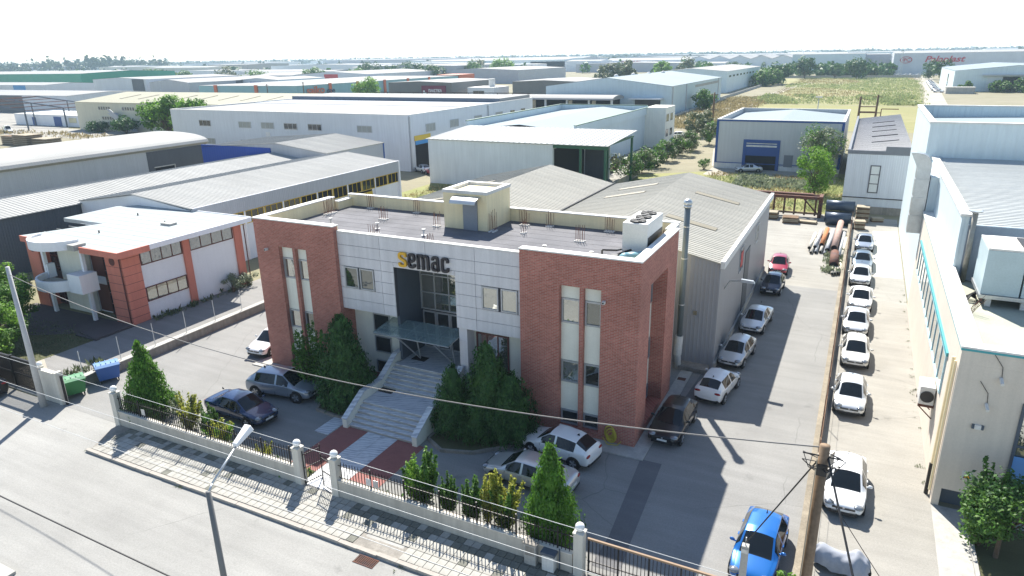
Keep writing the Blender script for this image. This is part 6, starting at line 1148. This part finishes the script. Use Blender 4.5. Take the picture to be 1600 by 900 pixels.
t=thing('steel_rack','rusty brown steel gantry frame lying at the yard end','frame',(-7,91,0)); b=MB(); b.box(-12,-3.6,90.6,90.95,2.2,2.55).box(-12,-3.6,92.2,92.5,2.2,2.5).box(-3.9,-3.5,90.5,92.6,0,2.6).box(-12,-4.6,91.2,91.8,2.55,2.75); b.build('beam',RUST,t)
for i in range(7): MB().box(-11.5+i*1.2,-11.3+i*1.2,90.6,90.9,.2,2.2).build('strut',RUST,t)
MB().cyl((-3.7,90.7,.2),(-5.6,90.7,2.2),.1,None,6).build('brace',RUST,t); MB().box(-12,-3.6,90.4,90.7,.4,.6).build('lower_beam',WOOD,t)
def pallet(label,x,y,w,d,h,rz=0):
    t=thing('timber_stack',label,'timber stack',(x,y,0),None,R(rz),True); n=max(3,int(h/.16))
    for i in range(n): MB().box(-w/2+random.uniform(-.05,.05),w/2+random.uniform(-.05,.05),-d/2,d/2,.02+i*h/n,(i+.82)*h/n).build('timber_layer',PALLET if i%3 else WOOD,t)
pallet('stack of timber planks behind the workshop hall corner',-9.0,88.6,1.6,1.6,.9); pallet('small square timber stack on the yard concrete',-6.6,87.0,1.8,1.5,.75,4); pallet('low scattered plank pile on the yard concrete',-4.7,87.3,2.0,1.0,.3,-5)
pallet('rusty crate stack at the alley end',1.0,90.5,1.4,1.4,1.9); pallet('pale brick stack beside the alley wall end',.8,86.5,1.1,1.1,1.0,8); pallet('broken stone blocks near the alley end wall',2.6,91.2,1.3,1.0,.5,15)
for i,(x,y,h_) in enumerate(((-189,103.5,2.8),(-196,104.5,2.2),(-183,104.5,2.0))): pallet(('tall stack of wooden pallets in the far left yard','left stack of wooden pallets in the far left yard','dark timber heap right of the far left pallets')[i],x,y,6,4,h_)
for i,(x,y,m_,lb) in enumerate(((-478,300,RUST,'rusty red shipping container by the green hall'),(-462,300,W_BLUE,'blue shipping container by the green hall'))):
    t=thing('shipping_container',lb,'container',(x,y,0)); MB().box(x-7,x+7,y-1.3,y+1.3,.1,4.6).build('body',m_,t); MB().box(x-7.05,x+7.05,y-1.35,y+1.35,4.602,4.75).build('top_rail',CONC,t)
rr=random.Random(5); t=thing('scrap_heap','heap of grey scrap metal beside the canopy hall','scrap heap',(-40.5,118,0)); b=MB()
for i in range(60):
    x=rr.uniform(-42.5,-37.5); y=rr.uniform(110,128); z=rr.uniform(0,1.0); a=rr.uniform(.3,1.1); b.hexa([(x,y,z),(x+a,y+rr.uniform(-.3,.3),z),(x+a,y+.5,z+.2),(x,y+.5,z)],[(x,y,z+.4),(x+a*.8,y,z+.5),(x+a*.9,y+.4,z+.6),(x,y+.5,z+.3)],i%3)
b.build('scrap_metal',[GALV,BLACKP,RUST],t)
# poles further away
for i,(x,y,h,lb) in enumerate(((-36.2,190,9.5,'wooden electricity pole beside the gravel track'),(-79,262,9,'wooden pole in front of the light blue hall'),(-1.7,172,9.8,'left pole of the dark twin pole frame behind the workshop'),(1.7,180,9.8,'right pole of the dark twin pole frame behind the workshop'),(-228,246,10,'electricity pole in front of the turquoise hall'),(-250,246,9,'slim pole left of the turquoise hall sign'))):
    t=pole('utility_pole',lb,'pole',x,y,h,.28,.2,WOOD); MB().box(x-1,x+1,y-.06,y+.06,h-.6,h-.45).build('crossarm',WOOD,t)
tag(MB().box(-1.7,1.7,175.9,176.1,7.3,7.5).box(-1.7,1.7,175.9,176.1,6.2,6.4).build('pole_crossbar',WOOD),'dark crossbars joining the twin pole frame','crossbar')
def lattice(label,x,y,h,wb):
    t=thing('lattice_pylon',label,'pylon',(x,y,0)); b=MB(); n=9
    for s in range(n):
        z0,z1=h*s/n,h*(s+1)/n; a0,a1=wb*(1-.85*s/n),wb*(1-.85*(s+1)/n)
        for sx,sy in ((-1,-1),(1,-1),(1,1),(-1,1)): b.cyl((x+sx*a0,y+sy*a0,z0),(x+sx*a1,y+sy*a1,z1),.14,None,4); b.cyl((x+sx*a0,y+sy*a0,z0),(x-sy*a1,y+sx*a1,z1),.09,None,4)
    for z in (.72,.84,.94): b.cyl((x-5,y,h*z),(x+5,y,h*z),.12,None,4)
    b.build('lattice',GALV,t)
lattice('tall pale lattice pylon on the horizon above the box hall',-6,760,42,3.6); lattice('dark lattice mast in front of the big lettered hall',17.5,600,17,1.0)
for x,y,h,lb in ((-520,330,10,'twin headed lamp post before the green hall'),(-352,268,9,'lamp post with three white heads before the grey gabled hall'),(-10.5,180,9,'thin lamp post behind the blue trimmed workshop')):
    t=pole('tall_lamp_post',lb,'street lamp',x,y,h,.12,.08,GALV,6); MB().box(x-.7,x+.7,y-.2,y+.2,h,h+.3).build('lamp_head',COPING,t)
tag(MB().box(-57,-56.7,312,500,0,1.2).box(-54.5,-54.2,200,310,0,1.0).build('yard_wall',CONC),'low concrete yard wall along the light blue hall','wall'); tag(MB().box(-64,30,575,575.4,0,1.6).build('field_wall',CONC),'long pale wall closing the weedy field','wall')
tag(MB().box(-33.2,-33,96,112,0,1.1).box(-41,-33.2,95.9,96.1,0,.0+1.0).build('side_yard_wall',CONCD),'low concrete wall beside the canopy hall','wall')
# ---------------------------------------------------------------- haze: one closed box of even air round everything
hm=bpy.data.materials.new('haze_air'); hm.use_nodes=True; t_=hm.node_tree
for n_ in list(t_.nodes):
    if n_.type!='OUTPUT_MATERIAL': t_.nodes.remove(n_)
pv=nn(t_,'ShaderNodeVolumePrincipled'); pv.inputs['Color'].default_value=(.62,.82,1,1); pv.inputs['Density'].default_value=.00018; pv.inputs['Anisotropy'].default_value=.0
t_.links.new(pv.outputs[0],t_.nodes['Material Output'].inputs['Volume'])
hz_=MB().box(-5400,5400,-120,6000,-1.2,48).build('haze',hm); hz_['kind']='stuff'; hz_['label']='pale blue summer haze over the plain'
